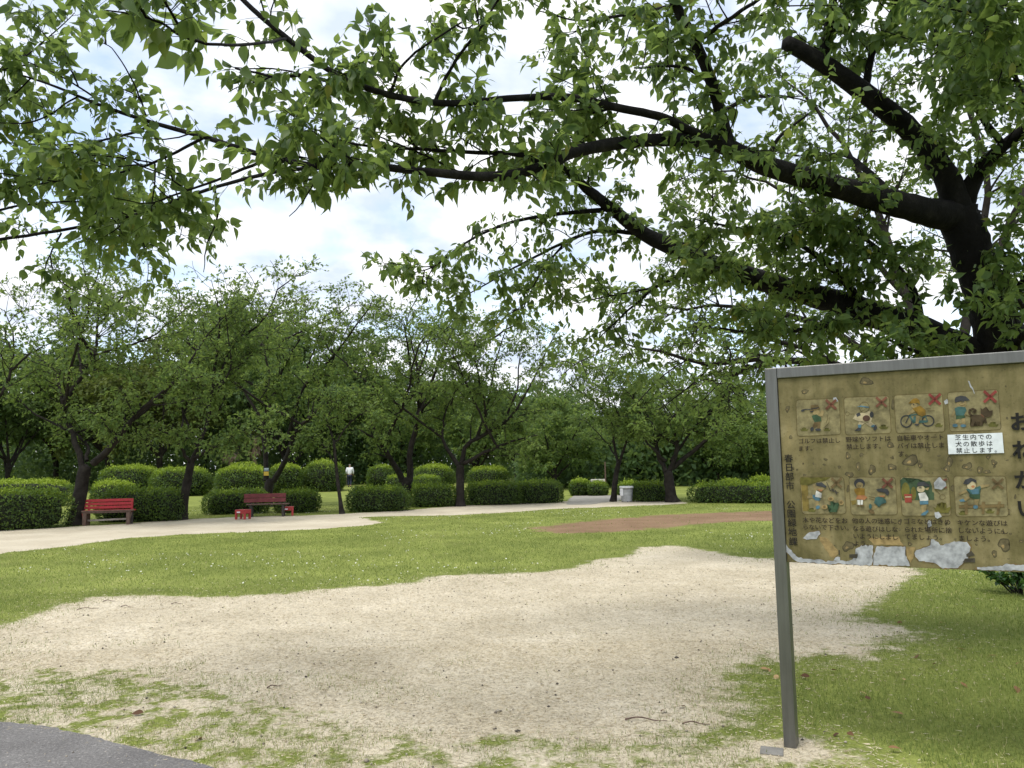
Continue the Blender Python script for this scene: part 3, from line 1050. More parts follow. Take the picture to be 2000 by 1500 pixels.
# pointed conifers beyond the wood
def conifer(px, d, ytop, label):
    rng = np.random.default_rng(int(px))
    P0 = PT(px, 900, d)
    h = PT(px, ytop, d)[2]
    root = empty('conifer_tree', (P0[0], P0[1], 0))
    tag(root, label, 'tree', 'pointed conifers beyond the wood')
    g = Geo()
    g.tube(np.array([[0, 0, 0], [0, 0, h * .5], [.05, 0, h * .97]]), [.16, .1, .02], 6)
    link('trunk', g.mesh('trunk'), M['bark_far'], root)
    n = 4200
    z = h * rng.uniform(.12, 1.0, n)
    r = (1 - z / h) ** .6 * .95 * np.sqrt(rng.uniform(.2, 1, n)) * (.75 + .35 * np.sin(z * 4 + 1))
    a = rng.uniform(0, 6.28, n)
    P = np.stack([r * np.cos(a), r * np.sin(a), z], -1)
    D = unit(np.stack([np.cos(a), np.sin(a), np.full(n, .9)], -1) + rng.normal(0, .3, (n, 3)))
    N = unit(rng.normal(size=(n, 3)) + [0, 0, .5])
    tag(link('crown', leaves_mesh('crown', 'far', P, D, N, rng.uniform(.2, .4, n), rng.uniform(0, .35, n), .6), M['leaf_far'], root), kind='stuff')


conifer(1420, 84, 757, 'pointed dark conifer, left one of the pair by the notice board')
conifer(1446, 86, 763, 'pointed dark conifer, right one of the pair by the notice board')

# ------------------------------------------------------------------ hedges and clipped shrubs
def hedge(name, label, base_l, base_r, ytop, thick, n=3.6, leaves=5200, bright=.0, lsize=.075, group=None, category='hedge', seed=None, bump=.11):
    A, B = G(*base_l), G(*base_r)
    mid = (A + B) / 2
    ax = unit(B - A)
    L = np.linalg.norm(B - A) / 2
    pxm = (base_l[0] + base_r[0]) / 2
    h = PT(pxm, ytop, mid[1])[2]
    nrm = np.array([-ax[1], ax[0], 0])
    c = mid + nrm * thick / 2
    rng = np.random.default_rng(seed if seed is not None else int(abs(base_l[0]) * 7 + base_l[1]))
    root = empty(name, (c[0], c[1], 0), math.atan2(ax[1], ax[0]))
    tag(root, label, category, group)
    half = np.array([L, thick / 2, h * .56])
    zc = h * .44
    ph = rng.uniform(0, 6, 6)

    def surf(d, s=1.0):
        q = d / np.maximum((np.abs(d) ** n).sum(1, keepdims=True) ** (1 / n), 1e-6)
        p = q * half
        w = (np.sin(p[:, 0] * 4.1 + ph[0]) + np.sin(p[:, 0] * 9 + p[:, 2] * 6 + ph[1]) * .6 + np.sin(p[:, 2] * 7 + p[:, 1] * 5 + ph[2]) * .7 + np.sin(p[:, 0] * 17 + ph[3]) * .3)
        p = p * (s + bump * .35 * w[:, None] * np.array([.4 / max(1, L), 1, 1]))
        p[:, 2] += zc
        return p
    # inner dark growth
    u, v = np.meshgrid(np.linspace(0, 2 * np.pi, 33), np.linspace(-np.pi / 2, np.pi / 2, 15))
    d = np.stack([np.cos(v) * np.cos(u), np.cos(v) * np.sin(u), np.sin(v)], -1).reshape(-1, 3)
    ex = 2 / n
    d = np.sign(d) * np.abs(d) ** ex
    Vc = surf(d, .88)
    Vc[:, 2] = np.maximum(Vc[:, 2], .01)
    idx = np.arange(15 * 33).reshape(15, 33)
    F = np.stack([idx[:-1, :-1], idx[:-1, 1:], idx[1:, 1:], idx[1:, :-1]], -1).reshape(-1, 4)
    link('inner_twigs', np_mesh('inner_twigs', Vc, F, None, True), M['hedge_core'], root)
    # leaves over the surface
    m = leaves
    area = np.array([half[1] * half[2], half[0] * half[2], half[0] * half[1]])
    face = rng.choice(3, m, p=area / area.sum())
    d = rng.uniform(-1, 1, (m, 3))
    d[np.arange(m), face] = rng.choice([-1, 1], m)
    P = surf(d, 1.0 - np.abs(rng.normal(0, .05, m))[:, None] + .02)
    keep = P[:, 2] > .04
    P, d = P[keep], d[keep]
    q = d / (np.abs(d) ** n).sum(1, keepdims=True) ** (1 / n)
    No = unit(np.sign(q) * np.abs(q) ** (n - 1) / half)
    D = unit(rng.normal(size=P.shape) * .8 + No * .7 + [0, 0, .35])
    N = unit(No + rng.normal(0, .5, P.shape))
    hi = np.clip((P[:, 2] / h - .60) / .36, 0, 1) ** 1.3  # paler tops: new shoots, plus light from above put into the leaf tone
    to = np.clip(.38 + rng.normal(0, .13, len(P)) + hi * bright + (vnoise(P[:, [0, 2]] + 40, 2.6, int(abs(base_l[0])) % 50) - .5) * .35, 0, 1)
    P = P + No * rng.exponential(.02, len(P))[:, None] * (1 + hi[:, None])
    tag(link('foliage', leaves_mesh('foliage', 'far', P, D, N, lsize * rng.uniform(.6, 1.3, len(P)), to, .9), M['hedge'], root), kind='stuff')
    return root


HG = 'low clipped hedges along the sandy path'
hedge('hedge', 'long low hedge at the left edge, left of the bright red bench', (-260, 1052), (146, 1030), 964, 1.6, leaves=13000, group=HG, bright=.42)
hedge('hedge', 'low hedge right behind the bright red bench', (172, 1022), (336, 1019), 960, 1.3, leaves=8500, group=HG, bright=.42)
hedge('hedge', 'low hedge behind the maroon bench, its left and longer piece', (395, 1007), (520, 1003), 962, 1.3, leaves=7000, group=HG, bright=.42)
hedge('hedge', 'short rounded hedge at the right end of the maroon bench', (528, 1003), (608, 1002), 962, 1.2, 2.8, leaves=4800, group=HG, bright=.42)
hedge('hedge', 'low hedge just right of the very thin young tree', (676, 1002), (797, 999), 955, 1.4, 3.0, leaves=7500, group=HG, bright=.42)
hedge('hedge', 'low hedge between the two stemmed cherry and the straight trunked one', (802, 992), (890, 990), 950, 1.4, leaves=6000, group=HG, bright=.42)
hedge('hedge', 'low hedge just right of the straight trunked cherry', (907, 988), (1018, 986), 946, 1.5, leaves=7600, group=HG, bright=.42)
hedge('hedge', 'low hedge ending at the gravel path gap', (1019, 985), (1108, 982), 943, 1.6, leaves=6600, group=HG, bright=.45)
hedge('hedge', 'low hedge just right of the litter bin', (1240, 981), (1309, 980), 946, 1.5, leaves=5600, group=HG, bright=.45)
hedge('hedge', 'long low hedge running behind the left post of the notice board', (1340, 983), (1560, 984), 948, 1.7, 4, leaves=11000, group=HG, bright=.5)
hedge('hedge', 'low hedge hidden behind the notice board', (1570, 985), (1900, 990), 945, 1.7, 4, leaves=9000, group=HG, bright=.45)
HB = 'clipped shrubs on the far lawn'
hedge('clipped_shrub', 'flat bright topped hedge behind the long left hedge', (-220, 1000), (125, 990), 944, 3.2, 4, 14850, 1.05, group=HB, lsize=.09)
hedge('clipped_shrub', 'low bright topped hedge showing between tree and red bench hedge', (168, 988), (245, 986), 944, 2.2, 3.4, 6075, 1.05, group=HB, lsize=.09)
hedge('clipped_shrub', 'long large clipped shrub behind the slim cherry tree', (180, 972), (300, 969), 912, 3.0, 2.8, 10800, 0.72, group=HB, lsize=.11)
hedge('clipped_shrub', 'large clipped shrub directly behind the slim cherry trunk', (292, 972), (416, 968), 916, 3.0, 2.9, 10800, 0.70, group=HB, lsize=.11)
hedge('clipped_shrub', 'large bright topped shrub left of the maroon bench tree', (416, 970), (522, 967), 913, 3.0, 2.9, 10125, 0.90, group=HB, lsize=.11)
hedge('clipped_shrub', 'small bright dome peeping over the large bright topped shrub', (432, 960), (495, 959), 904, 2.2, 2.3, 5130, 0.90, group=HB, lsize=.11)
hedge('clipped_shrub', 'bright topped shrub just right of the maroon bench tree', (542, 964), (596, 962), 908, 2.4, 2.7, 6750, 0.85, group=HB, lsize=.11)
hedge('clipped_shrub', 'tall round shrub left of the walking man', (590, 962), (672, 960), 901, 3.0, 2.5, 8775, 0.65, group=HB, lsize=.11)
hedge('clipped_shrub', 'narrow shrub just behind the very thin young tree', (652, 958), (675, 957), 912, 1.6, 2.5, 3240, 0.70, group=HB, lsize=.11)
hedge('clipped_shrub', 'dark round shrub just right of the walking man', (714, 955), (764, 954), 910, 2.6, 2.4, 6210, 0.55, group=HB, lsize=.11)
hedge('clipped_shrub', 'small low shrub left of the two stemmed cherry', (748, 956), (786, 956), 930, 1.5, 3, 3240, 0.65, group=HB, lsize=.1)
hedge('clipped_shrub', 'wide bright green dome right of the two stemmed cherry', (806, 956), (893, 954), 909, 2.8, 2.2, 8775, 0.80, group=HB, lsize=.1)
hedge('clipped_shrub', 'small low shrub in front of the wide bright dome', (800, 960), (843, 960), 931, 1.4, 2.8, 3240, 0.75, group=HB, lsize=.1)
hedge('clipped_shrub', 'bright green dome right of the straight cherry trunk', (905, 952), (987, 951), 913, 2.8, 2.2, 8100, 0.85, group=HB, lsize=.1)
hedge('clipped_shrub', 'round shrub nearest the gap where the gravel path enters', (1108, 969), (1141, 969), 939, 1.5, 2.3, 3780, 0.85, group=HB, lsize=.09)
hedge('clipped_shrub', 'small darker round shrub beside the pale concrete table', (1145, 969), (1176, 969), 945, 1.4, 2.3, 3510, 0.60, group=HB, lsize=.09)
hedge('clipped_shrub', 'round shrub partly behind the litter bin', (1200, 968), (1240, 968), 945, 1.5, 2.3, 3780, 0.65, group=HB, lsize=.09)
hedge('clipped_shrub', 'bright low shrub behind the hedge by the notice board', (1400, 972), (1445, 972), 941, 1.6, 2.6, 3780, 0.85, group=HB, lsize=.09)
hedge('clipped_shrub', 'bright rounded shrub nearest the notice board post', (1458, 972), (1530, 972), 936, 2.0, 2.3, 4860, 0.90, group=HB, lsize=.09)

# leafy shrub at the right edge, near the notice board
def near_shrub():
    rng = np.random.default_rng(5)
    c = G(1995, 1160)
    root = empty('leafy_shrub', (c[0], c[1], 0))
    tag(root, 'dark glossy leafy shrub at the right edge under the notice board', 'shrub')
    g = Geo()
    tops = []
    for k in range(26):
        a = rng.uniform(0, 6.28)
        r = rng.uniform(.1, .42)
        e = np.array([r * math.cos(a) * 1.2, r * math.sin(a), rng.uniform(.12, .36)])
        P = catmull(np.array([[e[0] * .2, e[1] * .2, 0], [e[0] * .6, e[1] * .6, e[2] * .7], e]), 5)
        g.tube(P, np.linspace(.008, .003, 5), 4)
        tops.append(P)
    link('stems', g.mesh('stems'), M['bark_far'], root)
    pos, tan, t, i = sample_along(tops, 700, rng, .35, 1.0)
    D = unit(tan * .4 + rng.normal(size=pos.shape) * .7 + [0, 0, .2])
    N = unit(rng.normal(0, .4, pos.shape) + [0, 0, 1])
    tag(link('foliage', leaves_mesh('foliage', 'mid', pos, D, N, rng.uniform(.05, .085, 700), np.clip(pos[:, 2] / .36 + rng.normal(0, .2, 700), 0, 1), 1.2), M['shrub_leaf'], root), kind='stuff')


near_shrub()

# ------------------------------------------------------------------ the big cherry tree at the right, its limbs reaching over the view
def big_tree():
    rng = np.random.default_rng(42)
    base = np.array([5.3, 6.9, 0.0])
    root = empty('cherry_tree', tuple(base))
    tag(root, 'big dark cherry tree behind the notice board, limbs reaching across the top', 'tree')

    def L(pts):
        return np.array([PT(p[0], p[1], p[2]) for p in pts]), np.array([p[3] for p in pts])
    trunk = L([(1990, 790, 6.6, .25), (1948, 640, 6.5, .185), (1915, 540, 6.45, .165), (1890, 470, 6.42, .165), (1868, 415, 6.4, .16)])
    limbs = {}
    limbs['main'] = L([(1868, 425, 6.40, 0.1350), (1790, 408, 6.20, 0.1120), (1700, 384, 6.00, 0.0980), (1600, 355, 5.75, 0.0860), (1500, 325, 5.50, 0.0720), (1430, 293, 5.30, 0.0620), (1385, 277, 5.15, 0.0520), (1300, 273, 4.90, 0.0420), (1200, 281, 4.67, 0.0396), (1120, 297, 4.53, 0.0375), (1060, 325, 4.37, 0.0330), (960, 345, 4.21, 0.0277), (800, 332, 4.04, 0.0208), (700, 322, 4.03, 0.0186), (640, 326, 4.11, 0.0176), (530, 308, 4.22, 0.0165), (400, 268, 4.41, 0.0147), (300, 240, 4.50, 0.0127), (200, 207, 4.55, 0.0105), (100, 166, 4.60, 0.0075), (0, 134, 4.65, 0.0044)])
    limbs['upper'] = L([(1872, 425, 6.40, 0.1300), (1848, 345, 6.35, 0.1000), (1785, 262, 6.30, 0.0880), (1700, 190, 6.20, 0.0800), (1620, 132, 6.10, 0.0720), (1535, 82, 6.00, 0.0600)])
    limbs['right'] = L([(1880, 400, 6.40, 0.0900), (1915, 330, 6.30, 0.0600), (1960, 285, 6.20, 0.0500), (2015, 240, 6.10, 0.0400), (2090, 170, 6.00, 0.0300), (2200, 100, 5.90, 0.0200)])
    limbs['mast'] = L([(1422, 292, 5.28, 0.0550), (1408, 225, 5.20, 0.0420), (1390, 160, 5.10, 0.0390), (1358, 85, 5.00, 0.0370), (1318, 5, 4.90, 0.0340), (1285, -80, 4.80, 0.0300), (1260, -200, 4.70, 0.0200)])
    limbs['second'] = L([(1388, 277, 5.15, 0.0400), (1340, 252, 4.95, 0.0300), (1290, 228, 4.80, 0.0270), (1200, 209, 4.62, 0.0244), (1110, 190, 4.50, 0.0230), (1000, 192, 4.35, 0.0196), (880, 202, 4.22, 0.0183), (780, 190, 4.12, 0.0179), (700, 166, 4.03, 0.0167), (640, 135, 4.06, 0.0163), (565, 78, 4.05, 0.0158), (485, 10, 4.05, 0.0144), (420, -60, 4.07, 0.0120)])
    limbs['lower'] = L([(1975, 765, 6.60, 0.2000), (1880, 690, 6.60, 0.1550), (1760, 632, 6.70, 0.1300), (1640, 592, 6.80, 0.1120), (1520, 558, 6.90, 0.0980), (1420, 525, 7.00, 0.0880), (1330, 490, 7.00, 0.0780), (1260, 458, 7.00, 0.0680), (1200, 412, 6.90, 0.0560), (1150, 372, 6.80, 0.0460), (1115, 340, 6.70, 0.0340), (1075, 312, 6.60, 0.0240)])
    B = {}
    B['a'] = L([(1605, 118, 6.10, 0.0450), (1622, 40, 6.05, 0.0360), (1640, -80, 6.00, 0.0300)])
    B['b'] = L([(1690, 172, 6.20, 0.0350), (1705, 105, 6.10, 0.0280), (1745, 30, 6.00, 0.0220), (1765, -60, 5.90, 0.0160)])
    B['c'] = L([(672, 168, 4.07, 0.0101), (600, 151, 4.19, 0.0095), (530, 150, 4.27, 0.0082), (455, 134, 4.35, 0.0057)])
    B['d'] = L([(1052, 316, 4.38, 0.0171), (1010, 300, 4.34, 0.0152), (900, 296, 4.40, 0.0113), (760, 290, 4.44, 0.0095), (650, 280, 4.54, 0.0063)])
    B['e'] = L([(640, 326, 4.11, 0.0117), (520, 342, 4.58, 0.0121), (390, 378, 5.23, 0.0124), (250, 425, 5.70, 0.0122), (100, 457, 5.45, 0.0118), (-60, 480, 5.65, 0.0129)])
    B['f'] = L([(300, 240, 4.50, 0.0090), (200, 272, 4.70, 0.0073), (90, 278, 4.90, 0.0058), (0, 274, 5.00, 0.0043)])
    B['g'] = L([(420, 372, 5.17, 0.0081), (425, 425, 5.36, 0.0067), (402, 480, 5.50, 0.0053), (395, 535, 5.62, 0.0027)])
    B['h'] = L([(120, 455, 5.45, 0.0071), (90, 510, 5.45, 0.0047), (75, 570, 5.45, 0.0024)])
    B['i'] = L([(560, 76, 4.06, 0.0082), (450, 92, 2.85, 0.0060), (370, 75, 2.65, 0.0050), (300, 35, 2.50, 0.0044), (200, 10, 2.35, 0.0022)])
    B['j'] = L([(285, 225, 4.50, 0.0060), (262, 165, 4.40, 0.0046), (215, 100, 4.30, 0.0034), (180, 85, 4.25, 0.0015)])
    B['k'] = L([(850, 200, 4.22, 0.0116), (890, 120, 4.21, 0.0091), (950, 40, 4.22, 0.0078), (1000, -40, 4.25, 0.0055)])
    B['l'] = L([(760, 185, 4.09, 0.0096), (800, 110, 4.04, 0.0071), (900, 40, 4.00, 0.0046)])
    B['m'] = L([(1318, 10, 5.20, 0.0160), (1230, 30, 5.60, 0.0120), (1130, 42, 5.80, 0.0080), (1050, 22, 5.90, 0.0040)])
    B['n'] = L([(1180, 410, 6.90, 0.0240), (1080, 418, 6.85, 0.0180), (980, 438, 6.80, 0.0140), (900, 478, 6.70, 0.0100), (840, 522, 6.60, 0.0060), (765, 538, 6.50, 0.0030)])
    B['o'] = L([(1262, 455, 7.00, 0.0240), (1160, 452, 7.05, 0.0180), (1070, 490, 7.10, 0.0130), (990, 532, 7.10, 0.0090), (930, 568, 7.10, 0.0060), (890, 582, 7.10, 0.0030)])
    B['p'] = L([(1100, 478, 7.08, 0.0120), (1055, 535, 7.10, 0.0090), (1032, 580, 7.10, 0.0060), (1018, 615, 7.10, 0.0030)])
    B['q'] = L([(1430, 528, 7.00, 0.0300), (1350, 532, 7.20, 0.0220), (1280, 562, 7.40, 0.0150), (1228, 605, 7.50, 0.0110), (1190, 642, 7.50, 0.0070), (1148, 682, 7.50, 0.0030)])
    B['r'] = L([(1285, 560, 7.40, 0.0120), (1190, 578, 7.45, 0.0080), (1098, 598, 7.50, 0.0030)])
    B['s'] = L([(1750, 400, 6.10, 0.0500), (1700, 340, 6.40, 0.0300), (1640, 300, 6.80, 0.0200), (1560, 330, 7.10, 0.0100)])
    B['t'] = L([(1700, 615, 6.75, 0.0500), (1640, 540, 6.60, 0.0300), (1560, 480, 6.40, 0.0200), (1450, 450, 6.20, 0.0120), (1360, 430, 6.10, 0.0060)])
    B['u'] = L([(1800, 650, 6.70, 0.0500), (1780, 560, 6.50, 0.0300), (1720, 490, 6.30, 0.0200), (1650, 440, 6.20, 0.0120), (1580, 420, 6.10, 0.0060)])
    B['v'] = L([(1945, 640, 6.50, 0.0500), (1990, 560, 6.20, 0.0300), (2060, 470, 6.00, 0.0200), (2120, 380, 5.80, 0.0120)])
    B['w'] = L([(1700, 615, 6.70, 0.0400), (1600, 640, 6.50, 0.0250), (1500, 650, 6.40, 0.0150), (1400, 640, 6.40, 0.0070)])
    B['x'] = L([(1960, 285, 6.20, 0.0300), (1900, 200, 6.00, 0.0200), (1840, 100, 5.70, 0.0140), (1800, -20, 5.40, 0.0100)])
    B['y'] = L([(2015, 240, 6.10, 0.0300), (1980, 150, 5.40, 0.0180), (1930, 60, 4.80, 0.0120), (1860, -10, 4.40, 0.0070)])
    B['z'] = L([(1358, 85, 5.00, 0.0200), (1420, 40, 4.70, 0.0140), (1490, -10, 4.30, 0.0100)])
    B['aa'] = L([(1390, 160, 5.10, 0.0200), (1330, 130, 5.20, 0.0120), (1240, 130, 5.40, 0.0060)])
    B['ab'] = L([(1408, 220, 5.20, 0.0200), (1470, 190, 5.30, 0.0120), (1540, 190, 5.50, 0.0060)])
    B['ac'] = L([(1500, 325, 5.50, 0.0200), (1520, 270, 5.50, 0.0140), (1580, 220, 5.60, 0.0080)])
    B['ad'] = L([(1960, 700, 6.50, 0.0400), (2010, 640, 5.90, 0.0250), (1990, 590, 5.40, 0.0120)])
    B['ae'] = L([(1880, 690, 6.60, 0.0300), (1800, 690, 6.20, 0.0180), (1720, 660, 5.90, 0.0080)])
    # forked crown above and behind the view, so that the tree is whole
    B['af'] = L([(1640, -80, 6.00, 0.0300), (1680, -260, 6.20, 0.0200), (1760, -420, 6.60, 0.0080)])
    B['ag'] = L([(2090, 170, 6.00, 0.0300), (2300, 0, 6.60, 0.0180), (2500, -150, 7.40, 0.0080)])
    B['ba'] = L([(400, 268, 4.45, .010), (280, 325, 4.6, .008), (140, 350, 4.8, .006), (10, 378, 5.0, .004)])
    B['bb'] = L([(530, 308, 4.2, .010), (420, 355, 4.5, .008), (310, 395, 4.8, .006), (210, 462, 5.0, .003)])
    B['bc'] = L([(220, 215, 4.5, .007), (120, 150, 4.6, .005), (20, 105, 4.7, .003)])
    B['bd'] = L([(150, 190, 4.6, .006), (60, 235, 4.7, .005), (-60, 235, 4.8, .003)])
    B['be'] = L([(-40, 420, 5.0, .010), (60, 400, 5.0, .007), (180, 395, 5.1, .005), (290, 420, 5.2, .003)])
    B['bf'] = L([(700, 322, 4.1, .008), (610, 350, 4.2, .006), (520, 372, 4.3, .003)])
    B['bg'] = L([(900, 340, 4.4, .008), (820, 300, 4.5, .006), (700, 250, 4.6, .004), (600, 230, 4.7, .003)])
    g = Geo()
    tp = np.vstack([[base, base + [-.02, 0, .5]], trunk[0]])
    tr = np.concatenate([[.40, .30], trunk[1]])
    g.tube(catmull(tp, 40) - base, np.interp(np.linspace(0, 1, 40), np.linspace(0, 1, len(tr)), tr), 16, .035, rng)
    link('trunk', g.mesh('trunk', True), M['bark'], root)
    polys, w, radl = [], [], []
    for k, (P, R) in limbs.items():
        n = len(P) * 5
        Q = catmull(P, n)
        Rr = np.interp(np.linspace(0, 1, n), np.linspace(0, 1, len(R)), R)
        g = Geo()
        g.tube(Q - base, Rr, 12, .035, rng)
        link('limb', g.mesh('limb', True), M['bark'], root)
        polys.append(Q)
        w.append({'main': 1.2, 'second': 1.1, 'lower': 1.8, 'mast': .35, 'upper': .8, 'right': 1.2}[k])
        radl.append(R)
    g = Geo()
    for k, (P, R) in B.items():
        n = len(P) * 5
        Q = catmull(P, n)
        Q[1:] += np.cumsum(rng.normal(0, .004, (n - 1, 3)), 0) * .6
        g.tube(Q - base, np.interp(np.linspace(0, 1, n), np.linspace(0, 1, len(R)), R), 7, .03, rng)
        polys.append(Q)
        w.append(.8 if k in ('af', 'ag') else .7 if k in ('i', 'j', 'h', 'g') else 1.1 if k in ('ab', 'ac', 's', 'aa', 'z') else 2.2 if k in ('a', 'b', 't', 'u', 'v', 'x', 'y', 'ad', 'ae', 'w') else .85 if k in ('ba', 'bb', 'bc', 'bd', 'be', 'e', 'f') else 1.4)
        radl.append(R)
    # side branches
    side = []
    nb = 380
    pos, tan, t, idx = sample_along(polys, nb, rng, .12, .97, np.array(w))
    for j in range(nb):
        ln = rng.uniform(.25, .6) * (1.1 if pos[j][1] > 4.5 else .75)
        qx, qy, qd = project(pos[j] + tan[j] * 0)
        if 430 < qx < 1000 and qy > 330 and qd < 6:
            continue
        b = bez_branch(rng, pos[j], tan[j], ln, .10, rng.uniform(.4, .75), 6, .09)
        side.append(b)
        g.tube(b - base, np.linspace(.0055, .0025, 6), 5, .04, rng)
    link('branches', g.mesh('branches', True), M['bark'], root)
    allp = polys + side
    wts = np.array([.55 * x for x in w] + [1.5] * len(side))
    nt = 4700
    pos, tan, t, idx = sample_along(allp, nt, rng, .10, 1.0, wts)
    qx, qy, qd = project(pos)
    free = ((qx > 430) & (qx < 1000) & (qy > 372) & (qd < 6)) | ((qx > 300) & (qx < 470) & (qy > 470)) | ((qy > 560) & (qx < 880) & (qx > 150))
    pos, tan, idx = pos[~free], tan[~free], idx[~free]
    nt = len(pos)
    tw = Geo()
    tone_b = rng.uniform(.25, .7, len(allp))
    P, D, N, S, to = twig_leaves(rng, pos, tan, .20, .12, .7, 7, .080, .15, .75, .0020, tw, tone_b[idx] + rng.normal(0, .08, nt), up_n=.75)
    P = P + D * .012
    to = np.where(rng.random(len(P)) < .012, 1.0, np.minimum(to, .93))
    px, py, dz = project(P)
    dist = np.linalg.norm(P - CAM, axis=1)
    ok = dist > 1.75
    P, D, N, S, to, px, py, dist = (a[ok] for a in (P, D, N, S, to, px, py, dist))
    tag(link('twigs', np_mesh('twigs', np.vstack(tw.V) - base, np.vstack(tw.Q)), M['bark'], root), kind='stuff')
    shape = np.column_stack([rng.uniform(.75, 1.25, len(P)), np.ones(len(P)), rng.normal(.9, .9, len(P))])
    S = S * rng.choice([.6, .85, 1.0, 1.12], len(P), p=[.15, .3, .35, .2])
    seen = (px > -10) & (px < 2010) & (py > -10) & (py < 700)
    score = np.where(seen, S / dist, 0)
    order = np.argsort(-score)
    big, rest = order[:300], order[300:]
    crown = link('crown', leaves_mesh('crown', 'near', P[rest] - base, D[rest], N[rest], S[rest], to[rest], 1.0, shape[rest]), M['leaf_near'], root)
    tag(crown, kind='stuff')
    V0, Q0, T0 = leaf_template('near')
    lm = np_mesh('leaf', V0, [Q0, T0], np.full(len(V0), .5), True)
    lm.materials.append(M['leaf_single'])
    Mf = frames(D[big], N[big]) * shape[big][:, None, :]
    for k, i in enumerate(big):
        o = bpy.data.objects.new('leaf', lm)
        COL.objects.link(o)
        o.parent = crown
        R = Matrix([list(Mf[k][r]) + [0] for r in range(3)] + [[0, 0, 0, 1]])
        o.matrix_local = Matrix.Translation(P[i] - base) @ R @ Matrix.Scale(float(S[i]), 4)


big_tree()


def back_cherry():
    """a second cherry further back on the right, small pale leaves showing between the limbs"""
    d = 13.0

    def L(pts, r0, r1):
        return ([PT(p[0], p[1], p[2]) for p in pts], r0, r1)
    b = np.array([PT(1840, 900, d)[0], d, 0])
    trunk = ([b, b + [0, 0, .9], PT(1830, 800, d)], .24, .2)
    limbs = [
        L([(1830, 810, 13), (1700, 740, 12.6), (1600, 712, 12.3), (1510, 704, 12), (1400, 712, 11.8), (1300, 690, 11.7), (1200, 664, 11.6)], .09, .01),
        L([(1820, 800, 13), (1650, 660, 12.8), (1520, 610, 12.6), (1400, 600, 12.4), (1240, 596, 12.2)], .08, .01),
        L([(1700, 735, 12.6), (1560, 680, 12.2), (1450, 650, 12), (1330, 640, 11.8)], .05, .008),
        L([(1500, 705, 12), (1420, 735, 11.8), (1350, 750, 11.6)], .03, .006),
        L([(1830, 790, 13), (1760, 560, 13.3), (1690, 350, 13.6), (1600, 220, 13.8), (1510, 130, 14)], .11, .01),
        L([(1770, 580, 13.3), (1660, 460, 13.5), (1540, 380, 13.6), (1440, 340, 13.7), (1330, 330, 13.8)], .06, .008),
        L([(1850, 790, 13), (1900, 560, 13.4), (1930, 350, 13.8), (1880, 180, 14), (1860, 60, 14.2)], .11, .01),
        L([(1900, 600, 13.4), (1980, 420, 13.6), (2050, 260, 14), (2120, 120, 14.2)], .09, .01),
        L([(1690, 380, 13.6), (1700, 250, 13.8), (1740, 130, 14)], .05, .008),
    ]
    park_tree('cherry_tree', 'paler cherry tree standing further back behind the notice board', None, trunk, limbs, 55, leaves=11000, lsize=.10, nbranch=130, blen=1.3, up=.02, mat='leaf_mid', kind='far', twig_len=.42, thin=.2)


back_cherry()

# ------------------------------------------------------------------ grass, straw, flowers
def blades(name, label, bands, keep_fn, mat, zbase, h, w, lay=0.0, seed=1, category='grass', tone_fn=None):
    rng = np.random.default_rng(seed)
    Vs, To = [], []
    for y0, y1, dens, ws in bands:
        half = max(abs(y0), y1) * .80 + 0.6
        n = int((y1 - y0) * 2 * half * dens)
        P = np.stack([rng.uniform(-half, half, n), rng.uniform(y0, y1, n)], -1)
        P = P[np.abs(P[:, 0]) < P[:, 1] * .78 + .8]
        k = keep_fn(P, rng)
        P = P[k]
        n = len(P)
        a = rng.uniform(0, 2 * np.pi, n)
        dirx = np.stack([np.cos(a), np.sin(a)], -1)
        perp = np.stack([-np.sin(a), np.cos(a)], -1)
        hh = h * rng.uniform(.45, 1.3, n)
        if lay:
            dz = np.abs(rng.normal(0, .004, n)) + .002
            ln = hh
        else:
            dz = hh * rng.uniform(.5, 1, n)
            ln = hh * rng.uniform(.2, .9, n)
        ww = w * ws * rng.uniform(.6, 1.3, n)
        b1 = np.column_stack([P - perp * ww[:, None] / 2, np.full(n, zbase)])
        b2 = np.column_stack([P + perp * ww[:, None] / 2, np.full(n, zbase)])
        tp = np.column_stack([P + dirx * ln[:, None], zbase + dz])
        if lay:
            b1[:, 2] += rng.uniform(.001, .006, n)
            b2[:, 2] += rng.uniform(.001, .006, n)
        Vs.append(np.stack([b1, b2, tp], 1).reshape(-1, 3))
        t = tone_fn(P, rng) if tone_fn else rng.uniform(0, 1, n)
        To.append(np.repeat(np.clip(t, 0, 1), 3))
    V = np.vstack(Vs)
    F = np.arange(len(V)).reshape(-1, 3)
    o = link(name, np_mesh(name, V, F, np.concatenate(To)), mat)
    tag(o, label, category, None, 'stuff')
    return o


def simp(poly, k):
    return poly[::k]


sS, sW, sA, sP, sC = simp(SAND, 5), simp(WORN, 5), simp(ASPH, 3), simp(PATHO, 2), simp(CLAY, 2)


